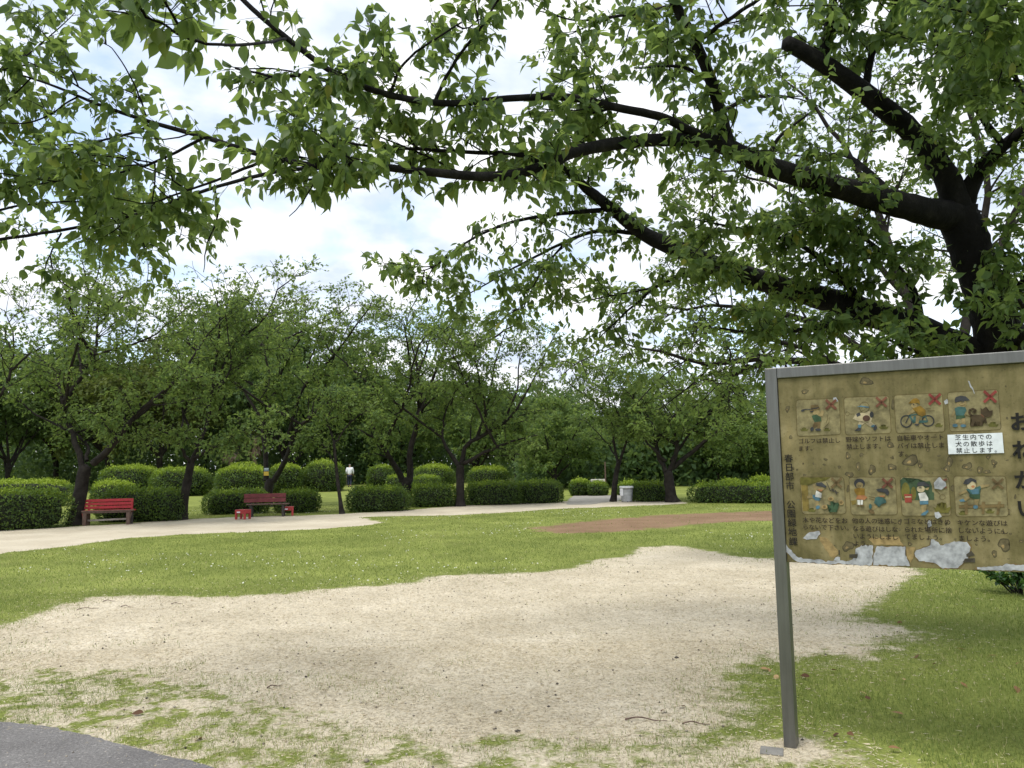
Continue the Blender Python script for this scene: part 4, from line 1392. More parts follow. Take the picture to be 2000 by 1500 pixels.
def green_keep(P, rng):
    n = len(P)
    ins, inw = inside(P, sS), inside(P, sW)
    hard = inside(P, sA) | inside(P, sP) | inside(P, sC) | inside(P, GREYP)
    v = .6 * vnoise(P, 2.2, 1) + .4 * vnoise(P, 6.5, 2)
    left = np.clip((-.2 - P[:, 0]) / 2.5, 0, 1) * np.clip((7.6 - P[:, 1]) / 2.0, 0, 1)
    p = np.ones(n)
    p = np.where(inw, np.clip((v - .36) * 3.4, .05, .85), p)
    p = np.where(ins, np.clip((v - .52) * 2.6, .008, .40) * (.10 + 1.7 * left), p)
    near = ins & (P[:, 1] < 16)
    e = np.full(n, 9.0)
    e[near] = edge_dist(P[near], sS)
    p = np.where(near, np.maximum(p, .75 * np.exp(-(e / (.06 + .55 * vnoise(P, 1.1, 31) ** 2)) ** 1.3) * np.clip(v * 2.2 - .35, 0, 1)), p)
    fr = np.linalg.norm(P - foot, axis=1)
    p = np.where(fr < .22, .10, p)
    soft = inside(P, sC)
    p = np.where(soft, .22 * np.clip(v * 3 - 1, 0, 1), p)
    hard &= ~soft
    return (~hard) & (rng.random(n) < p)


def green_tone(P, rng):
    v = vnoise(P, .55, 8) * .5 + vnoise(P, 2.3, 9) * .5
    return -.05 + v * .95 + rng.normal(0, .14, len(P)) + (rng.random(len(P)) < .06) * .5


blades('grass', 'short green grass of the lawn', [(3.2, 6.5, 5200, 1.0), (6.5, 10.5, 2300, 1.4), (10.5, 18, 620, 2.4), (18, 32, 190, 4.0)], green_keep, M['grass'], 0.003, .036, .0042, seed=4, tone_fn=green_tone)


def straw_keep(P, rng):
    ins, inw = inside(P, sS), inside(P, sW)
    hard = inside(P, sA)
    v = .5 * vnoise(P, 2.4, 11) + .5 * vnoise(P, 7, 12)
    out = ~ins & ~inw & (P[:, 1] < 12)
    e = np.full(len(P), 9.0)
    e[out] = edge_dist(P[out], sS)
    p = np.where(ins, .35 + .8 * v, np.where(inw, .55 * v + .1, .03 + .8 * np.exp(-e / .30) * v))
    ea = np.full(len(P), 9.0)
    ea[hard] = edge_dist(P[hard], sA)
    p = np.where(hard, .5 * np.exp(-ea / .07), p)
    return rng.random(len(P)) < p


blades('straw', 'dry straw strewn over the bare sandy ground', [(3.2, 7.0, 3600, 1.0), (7.0, 11.5, 1300, 1.5), (11.5, 15, 300, 2.2)], straw_keep, M['straw'], 0.009, .034, .0040, lay=1.0, seed=6, category='straw',
       tone_fn=lambda P, rng: rng.beta(1.6, 1.1, len(P)))


def clover():
    rng = np.random.default_rng(9)
    n = 5200
    P = np.stack([rng.uniform(-14, 10, n), rng.uniform(9.5, 29, n)], -1)
    c = vnoise(P, .45, 21)
    ok = (rng.random(n) < np.clip((c - .45) * 3, 0, 1)) & ~inside(P, sS) & ~inside(P, sP) & ~inside(P, sC)
    P = P[ok]
    n = len(P)
    q = np.column_stack([P, rng.uniform(.03, .055, n)])
    D = unit(rng.normal(size=(n, 3)) * [1, 1, .4])
    N = unit(rng.normal(0, .3, (n, 3)) + [0, -.5, 1])
    tag(link('clover_flowers', leaves_mesh('clover_flowers', 'far', q, D, N, rng.uniform(.018, .034, n), rng.random(n), 1.6), M['clover']), 'tiny white clover flowers dotted over the lawn', 'flowers', None, 'stuff')


clover()


def pebbles():
    rng = np.random.default_rng(29)
    n = 1700
    P = np.stack([rng.uniform(-5, 6, n), 3.3 + 9 * rng.random(n) ** 1.3], -1)
    P = P[inside(P, sS) | inside(P, sW)]
    n = len(P)
    o8 = np.array([[1, 0, 0], [0, 1, 0], [-1, 0, 0], [0, -1, 0], [0, 0, .7], [0, 0, -.7]])
    f8 = np.array([[0, 1, 4], [1, 2, 4], [2, 3, 4], [3, 0, 4], [1, 0, 5], [2, 1, 5], [3, 2, 5], [0, 3, 5]])
    sz = rng.uniform(.003, .011, n) * np.where(rng.random(n) < .06, 1.9, 1)
    V = o8[None] * sz[:, None, None] * rng.uniform(.6, 1.4, (n, 6, 1)) + np.column_stack([P, np.full(n, .014)])[:, None, :]
    F = (f8[None] + (np.arange(n) * 6)[:, None, None]).reshape(-1, 3)
    m = mat_leaf('pebble', [(0, (.05, .045, .04)), (.5, (.22, .19, .15)), (1, (.52, .47, .38))], (.2, .2, .2), 0.0, .9, .2)
    tag(link('pebbles', np_mesh('pebbles', V.reshape(-1, 3), F, np.repeat(rng.random(n), 6)), m), 'small pebbles and crumbs scattered over the sandy ground', 'pebbles', None, 'stuff')


pebbles()

# ------------------------------------------------------------------ benches, crates, bin, plate, person and other small things
def bench_red():
    A, B = G(176, 1027), G(252, 1025)
    c = (A + B) / 2
    yaw = math.radians(13)
    root = empty('park_bench', (c[0] - .16, c[1] + .22, 0), yaw)
    tag(root, 'bright red slatted wooden bench beside the thick forked cherry trunk', 'bench')
    w = 1.32
    for k, z in enumerate((.50, .60, .70)):
        MB().box((-.06, .19 + k * .02, z), (w, .032, .082), Matrix.Rotation(-.17, 3, 'X'), .005).build('backrest_slat', M['red'], root)
    for k, y in enumerate((-.18, -.05, .08)):
        MB().box((0.02 if k else .03, y, .415), (w + .06, .118, .035), None, .005).build('seat_slat', M['oldwood'] if k == 0 else M['red'], root)
    MB().box((0, -.205, .375), (w - .02, .03, .045), None, .004).build('seat_rail', M['oldwood'], root)
    for s in (-1, 1):
        MB().box((s * .58, -.17, .18), (.10, .10, .36), None, .006).build('leg', M['oldwood'], root)
        MB().box((s * .58, .14, .18), (.10, .10, .36), None, .006).build('leg', M['oldwood'] if s < 0 else M['darkleg'], root)
        MB().bar((s * .66 - .02 * s, -.13, .37), (s * .57, -.19, .04), .05, .045).build('brace', M['red'] if s < 0 else M['oldwood'], root)
        MB().box((s * .58, .205, .52), (.06, .035, .42), Matrix.Rotation(-.17, 3, 'X'), .004).build('back_post', M['red'], root)
    MB().bar((-.55, 0, .14), (.55, 0, .16), .04, .05).build('stretcher', M['greywood'], root)


def bench_maroon():
    A, B = G(490, 1011), G(548, 1009)
    c = (A + B) / 2
    root = empty('park_bench', (c[0] - .02, c[1] + .25, 0), math.radians(8))
    tag(root, 'dark maroon plank bench with red crates at both ends', 'bench')
    w = 1.32
    for z in (.52, .665):
        MB().box((-.13, .20 + (z - .5) * .2, z), (w, .035, .135), Matrix.Rotation(-.18, 3, 'X'), .005).build('backrest_plank', M['maroon'], root)
    for k, y in enumerate((-.16, -.01)):
        MB().box((.02, y, .405), (w, .14, .035), None, .005).build('seat_plank', M['oldwood'], root)
    for s in (-1, 1):
        MB().box((s * .50, -.05, .195), (.075, .30, .385), None, .008).build('leg', M['darkleg'], root)
        MB().box((s * .45 - .1, .225, .53), (.05, .03, .36), Matrix.Rotation(-.18, 3, 'X'), .004).build('back_post', M['darkleg'], root)


def crate(px, py, yaw, label):
    p = G(px, py)
    root = empty('plastic_crate', (p[0], p[1] + .15, 0), yaw)
    tag(root, label, 'crate', 'red plastic crates beside the maroon bench')
    MB().box((0, 0, .285), (.38, .30, .03), None, .008).build('top', M['crate'], root)
    for y in (-.14, .14):
        MB().box((0, y, .225), (.37, .018, .09), None, .004).build('side_panel', M['crate'], root)
    for x in (-.178, .178):
        MB().box((x, 0, .225), (.018, .27, .09), None, .004).build('side_panel', M['crate'], root)
    for x in (-.155, .155):
        for y in (-.12, .12):
            MB().box((x, y, .09), (.06, .055, .18), None, .006).build('leg', M['crate'], root)
    MB().box((-.05, -.152, .225), (.12, .004, .04)).build('white_mark', M['white'], root)


def litter_bin():
    p = G(1226, 981)
    root = empty('litter_bin', (p[0], p[1] + .22, 0))
    tag(root, 'round pale wire mesh litter bin with a white sheet hung on it', 'bin')
    H = .56
    MB().lathe([(.185, .03), (.195, .10), (.215, .3), (.235, H - .04)], 24).build('liner_bag', M['binbag'], root, True)
    g = Geo()
    for k in range(26):
        a = 2 * np.pi * k / 26
        g.tube(np.array([[.20 * math.cos(a), .20 * math.sin(a), .02], [.25 * math.cos(a), .25 * math.sin(a), H]]), [.004, .004], 4)
    link('wires', g.mesh('wires'), M['binmetal'], root)
    for z in (.03, .15, .27, .39):
        r = .20 + .05 * z / H
        MB().lathe([(r, z), (r + .010, z), (r + .010, z + .016), (r, z + .016), (r, z)], 28).build('hoop', M['binmetal'], root)
    MB().lathe([(.235, H - .03), (.272, H - .03), (.275, H + .045), (.25, H + .05), (.235, H + .03), (.235, H - .03)], 28).build('rim', M['white'], root, True)
    MB().lathe([(.258, H - .055), (.264, H - .055), (.264, H - .032), (.258, H - .032)], 28).build('dark_band', M['black'], root)
    for k in range(3):
        a = 2 * np.pi * k / 3 + .5
        MB().box((.19 * math.cos(a), .19 * math.sin(a), .02), (.04, .04, .05)).build('foot', M['darkleg'], root)
    MB().box((-.215, -.165, H - .17), (.14, .012, .27), Matrix.Rotation(-.6, 3, 'Z'), .003).build('paper_sheet', M['white'], root)


def tree_plate():
    d = G(522, 990)[1] - .22
    c = PT(520, 922, d)
    root = empty('notice_plate', (c[0], c[1], c[2]))
    tag(root, 'small yellow and blue plate fixed to the tree behind the maroon bench', 'sign')
    MB().box((0, 0, -.06), (.20, .012, .16), None, .003).build('lower_plate', M['yellow'], root)
    MB().box((.005, 0, .10), (.19, .012, .13), None, .003).build('upper_plate', M['bluegrey'], root)
    MB().box((.005, -.009, .125), (.17, .004, .03)).build('white_line', M['white'], root)


def far_table():
    p = G(1178, 964)
    root = empty('concrete_table', (p[0], p[1] + 2, 0))
    tag(root, 'pale concrete slab table behind the small round shrubs', 'table')
    MB().box((0, 0, .60), (.75, .5, .12), None, .01).build('top', M['concrete'], root)
    for s in (-1, 1):
        MB().box((s * .25, 0, .27), (.12, .35, .54), None, .01).build('leg', M['concrete'], root)
    p = PT(1183, 950, 40)
    o = MB().box((p[0], p[1], .8), (.06, .06, 1.5), None, .01).build('wooden_post', M['oldwood'])
    tag(o, 'thin brown post standing behind the pale concrete table', 'post')


def palm(px, d, ytop, label, seed):
    rng = np.random.default_rng(seed)
    p = PT(px, 900, d)
    h = PT(px, ytop, d)[2]
    root = empty('palm_tree', (p[0], p[1], 0))
    tag(root, label, 'palm', 'fan palms under the wood trees')
    g = Geo()
    n = 14
    z = np.linspace(0, h, n)
    g.tube(np.column_stack([.05 * np.sin(z * 2), .04 * np.cos(z * 1.7), z]), .15 + .03 * rng.random(n), 9, .10, rng)
    link('trunk', g.mesh('trunk', True), M['palm_dead'], root)
    top = np.array([0, 0, h])
    for k in range(26):
        dead = k >= 15
        a = rng.uniform(0, 6.28)
        el = rng.uniform(-1.25, -.7) if dead else rng.uniform(-.45, 1.1)
        dr = np.array([math.cos(a) * math.cos(el), math.sin(a) * math.cos(el), math.sin(el)])
        ln = rng.uniform(.45, .75)
        s = top - [0, 0, rng.uniform(0, .5)] if dead else top
        e = s + dr * ln
        pg = Geo()
        pg.tube(np.array([s, (s + e) / 2 + [0, 0, .05], e]), [.015, .012, .01], 4)
        m = 15
        fan = np.linspace(-1.2, 1.2, m)
        sidev = unit(np.cross(dr, [0, 0, 1]))
        D = np.array([unit(dr * math.cos(f) + sidev * math.sin(f) + np.array([0, 0, -.35 if not dead else -.9])) for f in fan])
        N = np.tile(unit(np.cross(sidev, dr)), (m, 1))
        V, Q, T, to = scatter('far', np.tile(e, (m, 1)), D, N, rng.uniform(.5, .7, m), rng.random(m), .16)
        pg.add(V, Q, T, to)
        link('dead_frond' if dead else 'frond', pg.mesh('frond'), M['palm_dead'] if dead else M['palm_green'], root)


def skin_mesh(name, verts, edges, radii, mat, parent, root_idx=0, sub=2):
    me = bpy.data.meshes.new(name)
    me.from_pydata(verts, edges, [])
    o = bpy.data.objects.new(name, me)
    COL.objects.link(o)
    sk = o.modifiers.new('skin', 'SKIN')
    sk.use_smooth_shade = True
    for k, r in enumerate(radii):
        me.skin_vertices[0].data[k].radius = r if isinstance(r, tuple) else (r, r)
        me.skin_vertices[0].data[k].use_root = (k == root_idx)
    ss = o.modifiers.new('sub', 'SUBSURF')
    ss.levels = sub
    ss.render_levels = sub
    dg = bpy.context.evaluated_depsgraph_get()
    m2 = bpy.data.meshes.new_from_object(o.evaluated_get(dg))
    bpy.data.objects.remove(o)
    for pl in m2.polygons:
        pl.use_smooth = True
    m2.name = name
    m2.materials.clear()
    return link(name, m2, mat, parent)


def person():
    p = G(683, 951)
    root = empty('person', (p[0], p[1], 0), math.radians(6))
    tag(root, 'person in white shirt and dark trousers walking away over the far lawn', 'person')
    # body: pelvis, spine, head, arms, legs (walking away, +Y)
    V = [(0, 0, .92), (0, .01, 1.12), (0, .03, 1.34), (0, .035, 1.44), (0, .05, 1.52), (0, .06, 1.60), (0, .06, 1.67),
         (-.19, .03, 1.38), (-.25, -.02, 1.13), (-.24, .08, .92), (-.235, .13, .82),
         (.19, .03, 1.38), (.245, .03, 1.13), (.235, .12, .93), (.225, .17, .83),
         (-.09, .02, .86), (-.09, .10, .48), (-.09, .02, .08), (-.09, .16, .04),
         (.09, 0, .86), (.09, .02, .48), (.09, -.16, .10), (.09, -.04, .04)]
    E_ = [(0, 1), (1, 2), (2, 3), (3, 4), (4, 5), (5, 6), (2, 7), (7, 8), (8, 9), (9, 10), (2, 11), (11, 12), (12, 13), (13, 14), (0, 15), (15, 16), (16, 17), (17, 18), (0, 19), (19, 20), (20, 21), (21, 22)]
    R = [(.15, .11), (.15, .11), (.16, .11), (.055, .055), (.075, .085), (.085, .10), (.06, .07), .06, .045, .035, .04, .06, .045, .035, .04, .085, .06, .045, (.04, .035), .085, .06, .045, (.04, .035)]
    skin_mesh('body', V, E_, R, M['skin'], root)
    Vs = [(0, 0, .86), (0, .01, 1.12), (0, .03, 1.34), (0, .035, 1.43), (-.20, .03, 1.39), (-.265, -.02, 1.13), (-.25, .07, .95), (.20, .03, 1.39), (.26, .03, 1.13), (.245, .11, .96)]
    skin_mesh('shirt', Vs, [(0, 1), (1, 2), (2, 3), (2, 4), (4, 5), (5, 6), (2, 7), (7, 8), (8, 9)], [(.185, .135), (.185, .135), (.19, .135), (.075, .075), .08, .065, .055, .08, .065, .055], M['white'], root)
    Vt = [(0, 0, .93), (-.09, .02, .84), (-.09, .10, .48), (-.09, .02, .10), (.09, 0, .84), (.09, .02, .48), (.09, -.155, .12)]
    skin_mesh('trousers', Vt, [(0, 1), (1, 2), (2, 3), (0, 4), (4, 5), (5, 6)], [(.165, .12), .105, .08, .065, .105, .08, .065], M['navy'], root)
    Vh = [(0, .04, 1.56), (0, .045, 1.63), (0, .06, 1.685)]
    skin_mesh('hair', Vh, [(0, 1), (1, 2)], [(.085, .085), (.095, .10), (.065, .075)], M['hair'], root)
    for x, y in ((-.09, .10), (.09, -.09)):
        MB().box((x, y, .045), (.095, .26, .085), None, .03).build('shoe', M['black'], root, True)
    p2 = Vector((p[0], p[1], 0))
    g = Geo()
    g.tube(np.array([[-.27, .15, .84], [-.29, .20, .02]]), [.012, .010], 6)
    g.tube(np.array([[-.27, .23, .85], [-.27, .15, .86], [-.27, .10, .84]]), [.014, .014, .012], 6)
    st = link('walking_stick', g.mesh('walking_stick'), M['greywood'], None, tuple(p2))
    tag(st, 'grey walking stick held by the person walking over the far lawn', 'stick')


def litter():
    V0, Q0, T0 = leaf_template('near')
    V0 = V0 * np.array([1, 1, .6])
    lm = np_mesh('fallen_leaf', V0, [Q0, T0], np.full(len(V0), .5), True)
    lm.materials.append(M['fallen'])
    rng = np.random.default_rng(17)
    spots = [(1625, 1316), (1518, 1325), (1582, 1328), (1752, 1323), (1768, 1336), (1876, 1340), (1826, 1304), (1795, 1285), (1868, 1273), (1675, 1358), (1766, 1405), (1640, 1442), (1735, 1470), (1835, 1222), (1755, 1206), (1760, 1218), (1929, 1288), (1985, 1348), (1485, 1313), (1500, 1312), (384, 1452), (280, 1400), (1326, 1388), (1655, 1440), (1300, 1393), (1985, 1305), (1690, 1372), (1900, 1190)]
    for px, py in spots:
        p = G(px, py)
        o = bpy.data.objects.new('fallen_leaf', lm)
        COL.objects.link(o)
        o.location = (p[0], p[1], .028)
        o.rotation_euler = (rng.uniform(-.5, .5), rng.uniform(-.6, .6), rng.uniform(0, 6.28))
        o.scale = [rng.uniform(.05, .085)] * 3
        tag(o, 'small dry fallen leaf lying on the near ground', 'leaf', 'fallen leaves on the near ground')
    for px, py, ln, a, lab in ((172, 1192, .30, .3, 'short dark stick on the sand, leftmost of those under the lawn edge'), (248, 1188, .24, -.3, 'crooked dark stick on the sand right of two shorter ones'),
                               (213, 1177, .20, .1, 'small dark stick closest to the lawn edge at left'), (345, 1182, .16, .2, 'tiny stick on the sand, rightmost near the lawn edge'),
                               (1262, 1412, .34, -.15, 'dark crooked twig on the straw left of the signpost'), (1360, 1420, .22, -.1, 'short dark twig on the straw nearest the signpost'),
                               (535, 1346, .13, .6, 'little dark twig alone on the left part of the sand')):
        p = G(px, py)
        ln *= .75
        P = np.array([[-ln / 2, 0, .018], [-ln * .15, ln * .06, .03], [ln * .2, -ln * .03, .02], [ln / 2, ln * .02, .016]])
        c, s = math.cos(a), math.sin(a)
        P[:, :2] = P[:, :2] @ np.array([[c, s], [-s, c]])
        g = Geo()
        g.tube(catmull(P, 9), np.linspace(.005, .002, 9) * rng.uniform(.8, 1.2, 9), 6, .15, rng)
        tag(link('fallen_twig', g.mesh('fallen_twig', True), M['oldwood'], None, (p[0], p[1], 0)), lab, 'twig')


bench_red()
bench_maroon()
crate(471, 1015, math.radians(-18), 'red plastic crate standing left of the maroon bench')
crate(559, 1008, math.radians(14), 'red plastic crate standing right of the maroon bench')
litter_bin()
tree_plate()
far_table()
palm(452, 58, 868, 'shaggy fan palm left of the maroon bench tree', 3)
palm(498, 60, 858, 'shaggy fan palm with hanging dead fronds behind the maroon bench tree', 4)
person()
litter()

# ------------------------------------------------------------------ the notice board
SB = G(1531, 1462)                                  # foot of the left post, its left front edge
_tl = PT(1492, 720, SB[1])
_tr = G(2000, 684, _tl[2])
ST = unit((_tr - _tl) * [1, 1, 0])                  # along the board, towards its right end
SN = np.array([ST[1], -ST[0], 0.0])                 # out of its front, towards the viewer
SZ = np.array([0, 0, 1.0])
S0 = np.array([SB[0], SB[1], 0])
POST = .066
H_TOP = _tl[2]


def on_board(px, py, back=.016):
    """photo pixel -> (along, height) on the printed face"""
    o = S0 - SN * back
    d = ray(px, py)
    t = ((o - CAM) @ SN) / (d @ SN)
    q = CAM + d * t - S0
    return np.array([q @ ST, q[2]])


def S(x, y):                                         # units of the enlarged view of the board
    return on_board(1480 + x / 3.2615, 670 + y / 3.2615)


Z = {1: lambda x, y: on_board(1530 + x / 8.3333, 740 + y / 8.3333), 2: lambda x, y: on_board(1730 + x / 7.4074, 740 + y / 7.4074),
     3: lambda x, y: on_board(1530 + x / 7.5, 910 + y / 7.5), 4: lambda x, y: on_board(1740 + x / 7.5, 910 + y / 7.5)}

board = empty('notice_board', (S0[0], S0[1], 0), math.atan2(ST[1], ST[0]))
tag(board, 'weathered park rules notice board on steel posts with peeling olive panel', 'sign')
# local frame of the board: x along, -y to the viewer, z up
BW = float(on_board(2105, 900)[0])
zb = float((S(170, 1395)[1] + S(1690, 1460)[1]) / 2)
for x in (POST / 2, BW - POST / 2):
    MB().box((x, .05, H_TOP / 2), (POST, .10, H_TOP), None, .004).build('post', M['metal'], board)
MB().box((BW / 2, .05, H_TOP - .031), (BW - 2 * POST - .002, .098, .062), None, .004).build('top_rail', M['metal'], board)


def mat_panel():
    m, nt, out = new_mat('weathered_olive_panel')
    b = nt.nodes.new("ShaderNodeBsdfPrincipled")
    n1 = noise(nt, 5, 8, .62, dist=.4)
    r1 = ramp(nt, [(.28, (.088, .075, .032)), (.45, (.155, .130, .058)), (.6, (.220, .184, .090)), (.78, (.31, .262, .148))])
    nt.links.new(n1.outputs['Fac'], r1.inputs[0])
    n2 = noise(nt, 7, 6, .6, stretch=(1.6, 1, .22))
    r2 = ramp(nt, [(.35, (.60, .62, .5)), (.55, (1, 1, 1)), (.75, (1.18, 1.12, 1.0))])
    nt.links.new(n2.outputs['Fac'], r2.inputs[0])
    mx = nt.nodes.new("ShaderNodeMix"); mx.data_type = 'RGBA'; mx.blend_type = 'MULTIPLY'
    mx.inputs['Factor'].default_value = .85
    nt.links.new(r1.outputs[0], mx.inputs['A'])
    nt.links.new(r2.outputs[0], mx.inputs['B'])
    n3 = noise(nt, 60, 4, .7)
    r3 = ramp(nt, [(.30, (.45, .44, .38)), (.42, (1, 1, 1)), (.7, (1.12, 1.12, 1.1))])
    nt.links.new(n3.outputs['Fac'], r3.inputs[0])
    m2 = nt.nodes.new("ShaderNodeMix"); m2.data_type = 'RGBA'; m2.blend_type = 'MULTIPLY'
    m2.inputs['Factor'].default_value = .7
    nt.links.new(mx.outputs['Result'], m2.inputs['A'])
    nt.links.new(r3.outputs[0], m2.inputs['B'])
    nt.links.new(m2.outputs['Result'], b.inputs['Base Color'])
    b.inputs['Roughness'].default_value = .7
    b.inputs['Specular IOR Level'].default_value = .25
    bp = nt.nodes.new("ShaderNodeBump"); bp.inputs['Strength'].default_value = .35; bp.inputs['Distance'].default_value = .006
    nt.links.new(n1.outputs['Fac'], bp.inputs['Height'])
    nt.links.new(bp.outputs[0], b.inputs['Normal'])
    nt.links.new(b.outputs[0], out.inputs[0])
    return m


M['panel'] = mat_panel()
panel = MB().box(((POST + BW - POST) / 2, .016 + .012, (zb + H_TOP - .063) / 2), (BW - 2 * POST - .004, .024, H_TOP - .063 - zb), None, .0015).build('panel', M['panel'], board)
MB().box((BW / 2, .016 + .034, zb + .03), (BW - 2 * POST - .006, .018, .05)).build('back_rail', M['metal'], board)

PRINT = {}


def ink(name, col, var=.25, scale=45):
    if name not in PRINT:
        PRINT[name] = mat_flat('print_' + name, col, .7, .2, var=var, scale=scale)
    return PRINT[name]


INKS = dict(black=(.014, .013, .012), text=(.022, .016, .013), line=(.085, .062, .022), tile=(.20, .172, .088), red=(.21, .028, .032), redbrown=(.145, .050, .035), brown=(.115, .078, .036),
            teal=(.025, .10, .105), green=(.018, .065, .036), tan=(.26, .20, .095), ochre=(.21, .12, .014), navy=(.020, .028, .045), blue=(.055, .15, .22), maroon=(.055, .022, .020), olive=(.105, .098, .018),
            dkgreen=(.022, .062, .034), white=(.58, .58, .56), cream=(.40, .34, .215), orange=(.33, .135, .060), wood=(.150, .105, .045), dogbrown=(.040, .026, .016), grey=(.34, .35, .37), ochre2=(.30, .215, .095), dark=(.045, .042, .038), sticker=(.66, .70, .74), blister=(.105, .088, .048), blisteredge=(.050, .044, .025), grass=(.10, .10, .022), bucket=(.17, .125, .03), binred=(.25, .035, .03))
for k, c in INKS.items():
    f_ = 0.0 if k in ('black', 'text', 'sticker', 'grey', 'tile') else .16
    ink(k, tuple(a * (1 - f_) + b * f_ for a, b in zip(c, (.15, .12, .055))), .12 if k in ('black', 'sticker', 'text') else .38, 28)


def ell(cx, cy, rx, ry, rot=0, n=16):
    a = np.linspace(0, 2 * np.pi, n, endpoint=False)
    x, y = rx * np.cos(a), ry * np.sin(a)
    c, s = math.cos(rot), math.sin(rot)
    return [(cx + c * p - s * q, cy + s * p + c * q) for p, q in zip(x, y)]


def stroke(pts, w):
    """a line of width w as a list of quads"""
    out = []
    for (a, b), (c, d) in zip(pts, pts[1:]):
        L_ = math.hypot(c - a, d - b) or 1
        nx, ny = -(d - b) / L_ * w / 2, (c - a) / L_ * w / 2
        ex, ey = (c - a) / L_ * w * .18, (d - b) / L_ * w * .18
        out.append([(a + nx - ex, b + ny - ey), (c + nx + ex, d + ny + ey), (c - nx + ex, d - ny + ey), (a - nx - ex, b - ny - ey)])
    return out


def ringq(cx, cy, rx, ry, w, n=22):
    pts = ell(cx, cy, rx, ry, 0, n)
    return stroke(pts + pts[:1], w)


def cross(cx, cy, r, w):
    return stroke([(cx - r, cy - r * .9), (cx + r, cy + r * .9)], w) + stroke([(cx + r, cy - r * .92), (cx - r, cy + r * .92)], w)


def tuft(cx, cy, w, h=None):
    h = h or w * .85
    return [[(cx - w * .62, cy + h * .45), (cx - w, cy - h * .15), (cx - w * .7, cy), (cx - w * .55, cy - h * .4), (cx - w * .3, cy - h * .05), (cx - w * .05, cy - h * .6), (cx + w * .15, cy - h * .05), (cx + w * .45, cy - h * .5), (cx + w * .5, cy), (cx + w, cy - h * .2), (cx + w * .7, cy + h * .45)]]


def rrect(q, r):
    """rounded outline of a quad given by its corners"""
    out = []
    for k in range(4):
        p, a, b = np.array(q[k], float), np.array(q[k - 1], float), np.array(q[(k + 1) % 4], float)
        s, e = p + unit(a - p) * r, p + unit(b - p) * r
        for t in np.linspace(0, 1, 6):
            out.append(tuple((1 - t) ** 2 * s + 2 * t * (1 - t) * p + t * t * e))
    return out


def printed(name, layers, f, parent, z0=.0006, dz=.0005):
    """layers: list of (ink, [polygons]) in view units; each lies a hair above the one before"""
    bm = bmesh.new()
    mats = []
    for k, (c, polys) in enumerate(layers):
        if c not in mats:
            mats.append(c)
        for P in polys:
            vs = []
            for p in P:
                q = f(*p)
                vs.append(bm.verts.new((q[0], .016 - z0 - k * dz, q[1])))
            try:
                fc = bm.faces.new(vs)
            except ValueError:
                continue
            fc.material_index = mats.index(c)
    me = bpy.data.meshes.new(name)
    bmesh.ops.triangulate(bm, faces=bm.faces)
    bm.normal_update()
    for fc in bm.faces:
        if fc.normal.y > 0:
            fc.normal_flip()
    bm.to_mesh(me)
    bm.free()
    for c in mats:
        me.materials.append(PRINT[c])
    o = bpy.data.objects.new(name, me)
    COL.objects.link(o)
    o.parent = parent
    return o


def tile(f, quad, r, lw, layers, label, crosscol, cx, cy, cr, cw):
    rr = rrect(quad, r)
    base = [('tile', [rr]), ('line', stroke(rr + rr[:1], lw))]
    o = printed('pictogram', base + layers + ([(crosscol, cross(cx, cy, cr, cw))] if crosscol else []), f, panel)
    o["label"] = label


tile(Z[1], [(205, 345), (905, 315), (938, 905), (225, 937)], 55, 9, [
    ('grass', tuft(340, 825, 70) + tuft(710, 828, 65)), ('line', stroke([(715, 590), (722, 650), (695, 715)], 7) + stroke([(748, 630), (742, 715), (668, 792)], 7)),
    ('tan', [ell(535, 545, 62, 46), [(560, 600), (640, 612), (668, 525), (625, 508), (600, 560)]]),
    ('brown', [[(505, 700), (605, 688), (600, 800), (555, 812), (550, 762), (510, 800), (470, 790)]]),
    ('green', [[(460, 600), (540, 578), (615, 630), (617, 690), (510, 706)]]),
    ('navy', [ell(468, 818, 28, 36, .3), ell(567, 828, 48, 22), ell(318, 515, 32, 18, -.3), [(430, 520), (500, 510), (480, 545), (440, 540)]] + stroke([(325, 505), (370, 496), (450, 500)], 14)),
    ('wood', [[(445, 430), (560, 418), (578, 478), (602, 490), (430, 530), (450, 490)]]), ('navy', [[(448, 485), (572, 462), (578, 478), (450, 502)]])],
    'small picture of a golfer', 'redbrown', 778, 418, 78, 42)
tile(Z[1], [(983, 302), (1717, 275), (1757, 885), (1010, 915)], 55, 9, [
    ('grass', tuft(1632, 785, 82)), ('line', ringq(1042, 568, 32, 32, 6, 14) + stroke([(1085, 572), (1160, 570)], 6)),
    ('cream', [[(1250, 560), (1400, 520), (1465, 590), (1430, 690), (1300, 722), (1130, 650), (1190, 560)], [(1240, 680), (1345, 700), (1282, 752), (1215, 745)], [(1340, 730), (1425, 690), (1490, 752), (1432, 785)]]),
    ('navy', [[(1183, 570), (1240, 545), (1262, 592), (1200, 622)], ell(1438, 582, 32, 50)]),
    ('tile', [ell(1318, 462, 78, 84)]), ('line', ringq(1318, 462, 78, 84, 7) + stroke([(1282, 522), (1330, 500)], 6) + stroke([(1265, 480), (1300, 462)], 6) + stroke([(1320, 465), (1360, 478)], 6)),
    ('blue', [[(1190, 458), (1260, 434), (1395, 455), (1390, 472), (1260, 456)], [(1215, 745), (1272, 742), (1262, 795), (1220, 800)], [(1420, 770), (1480, 740), (1495, 790), (1440, 785)]]),
    ('maroon', [ell(1352, 642, 60, 50)]), ('navy', [[(1158, 850), (1222, 790), (1272, 812), (1252, 846)], [(1465, 830), (1480, 762), (1512, 742), (1527, 800), (1497, 842)]])],
    'small picture of a ball player', 'redbrown', 1597, 377, 80, 38)
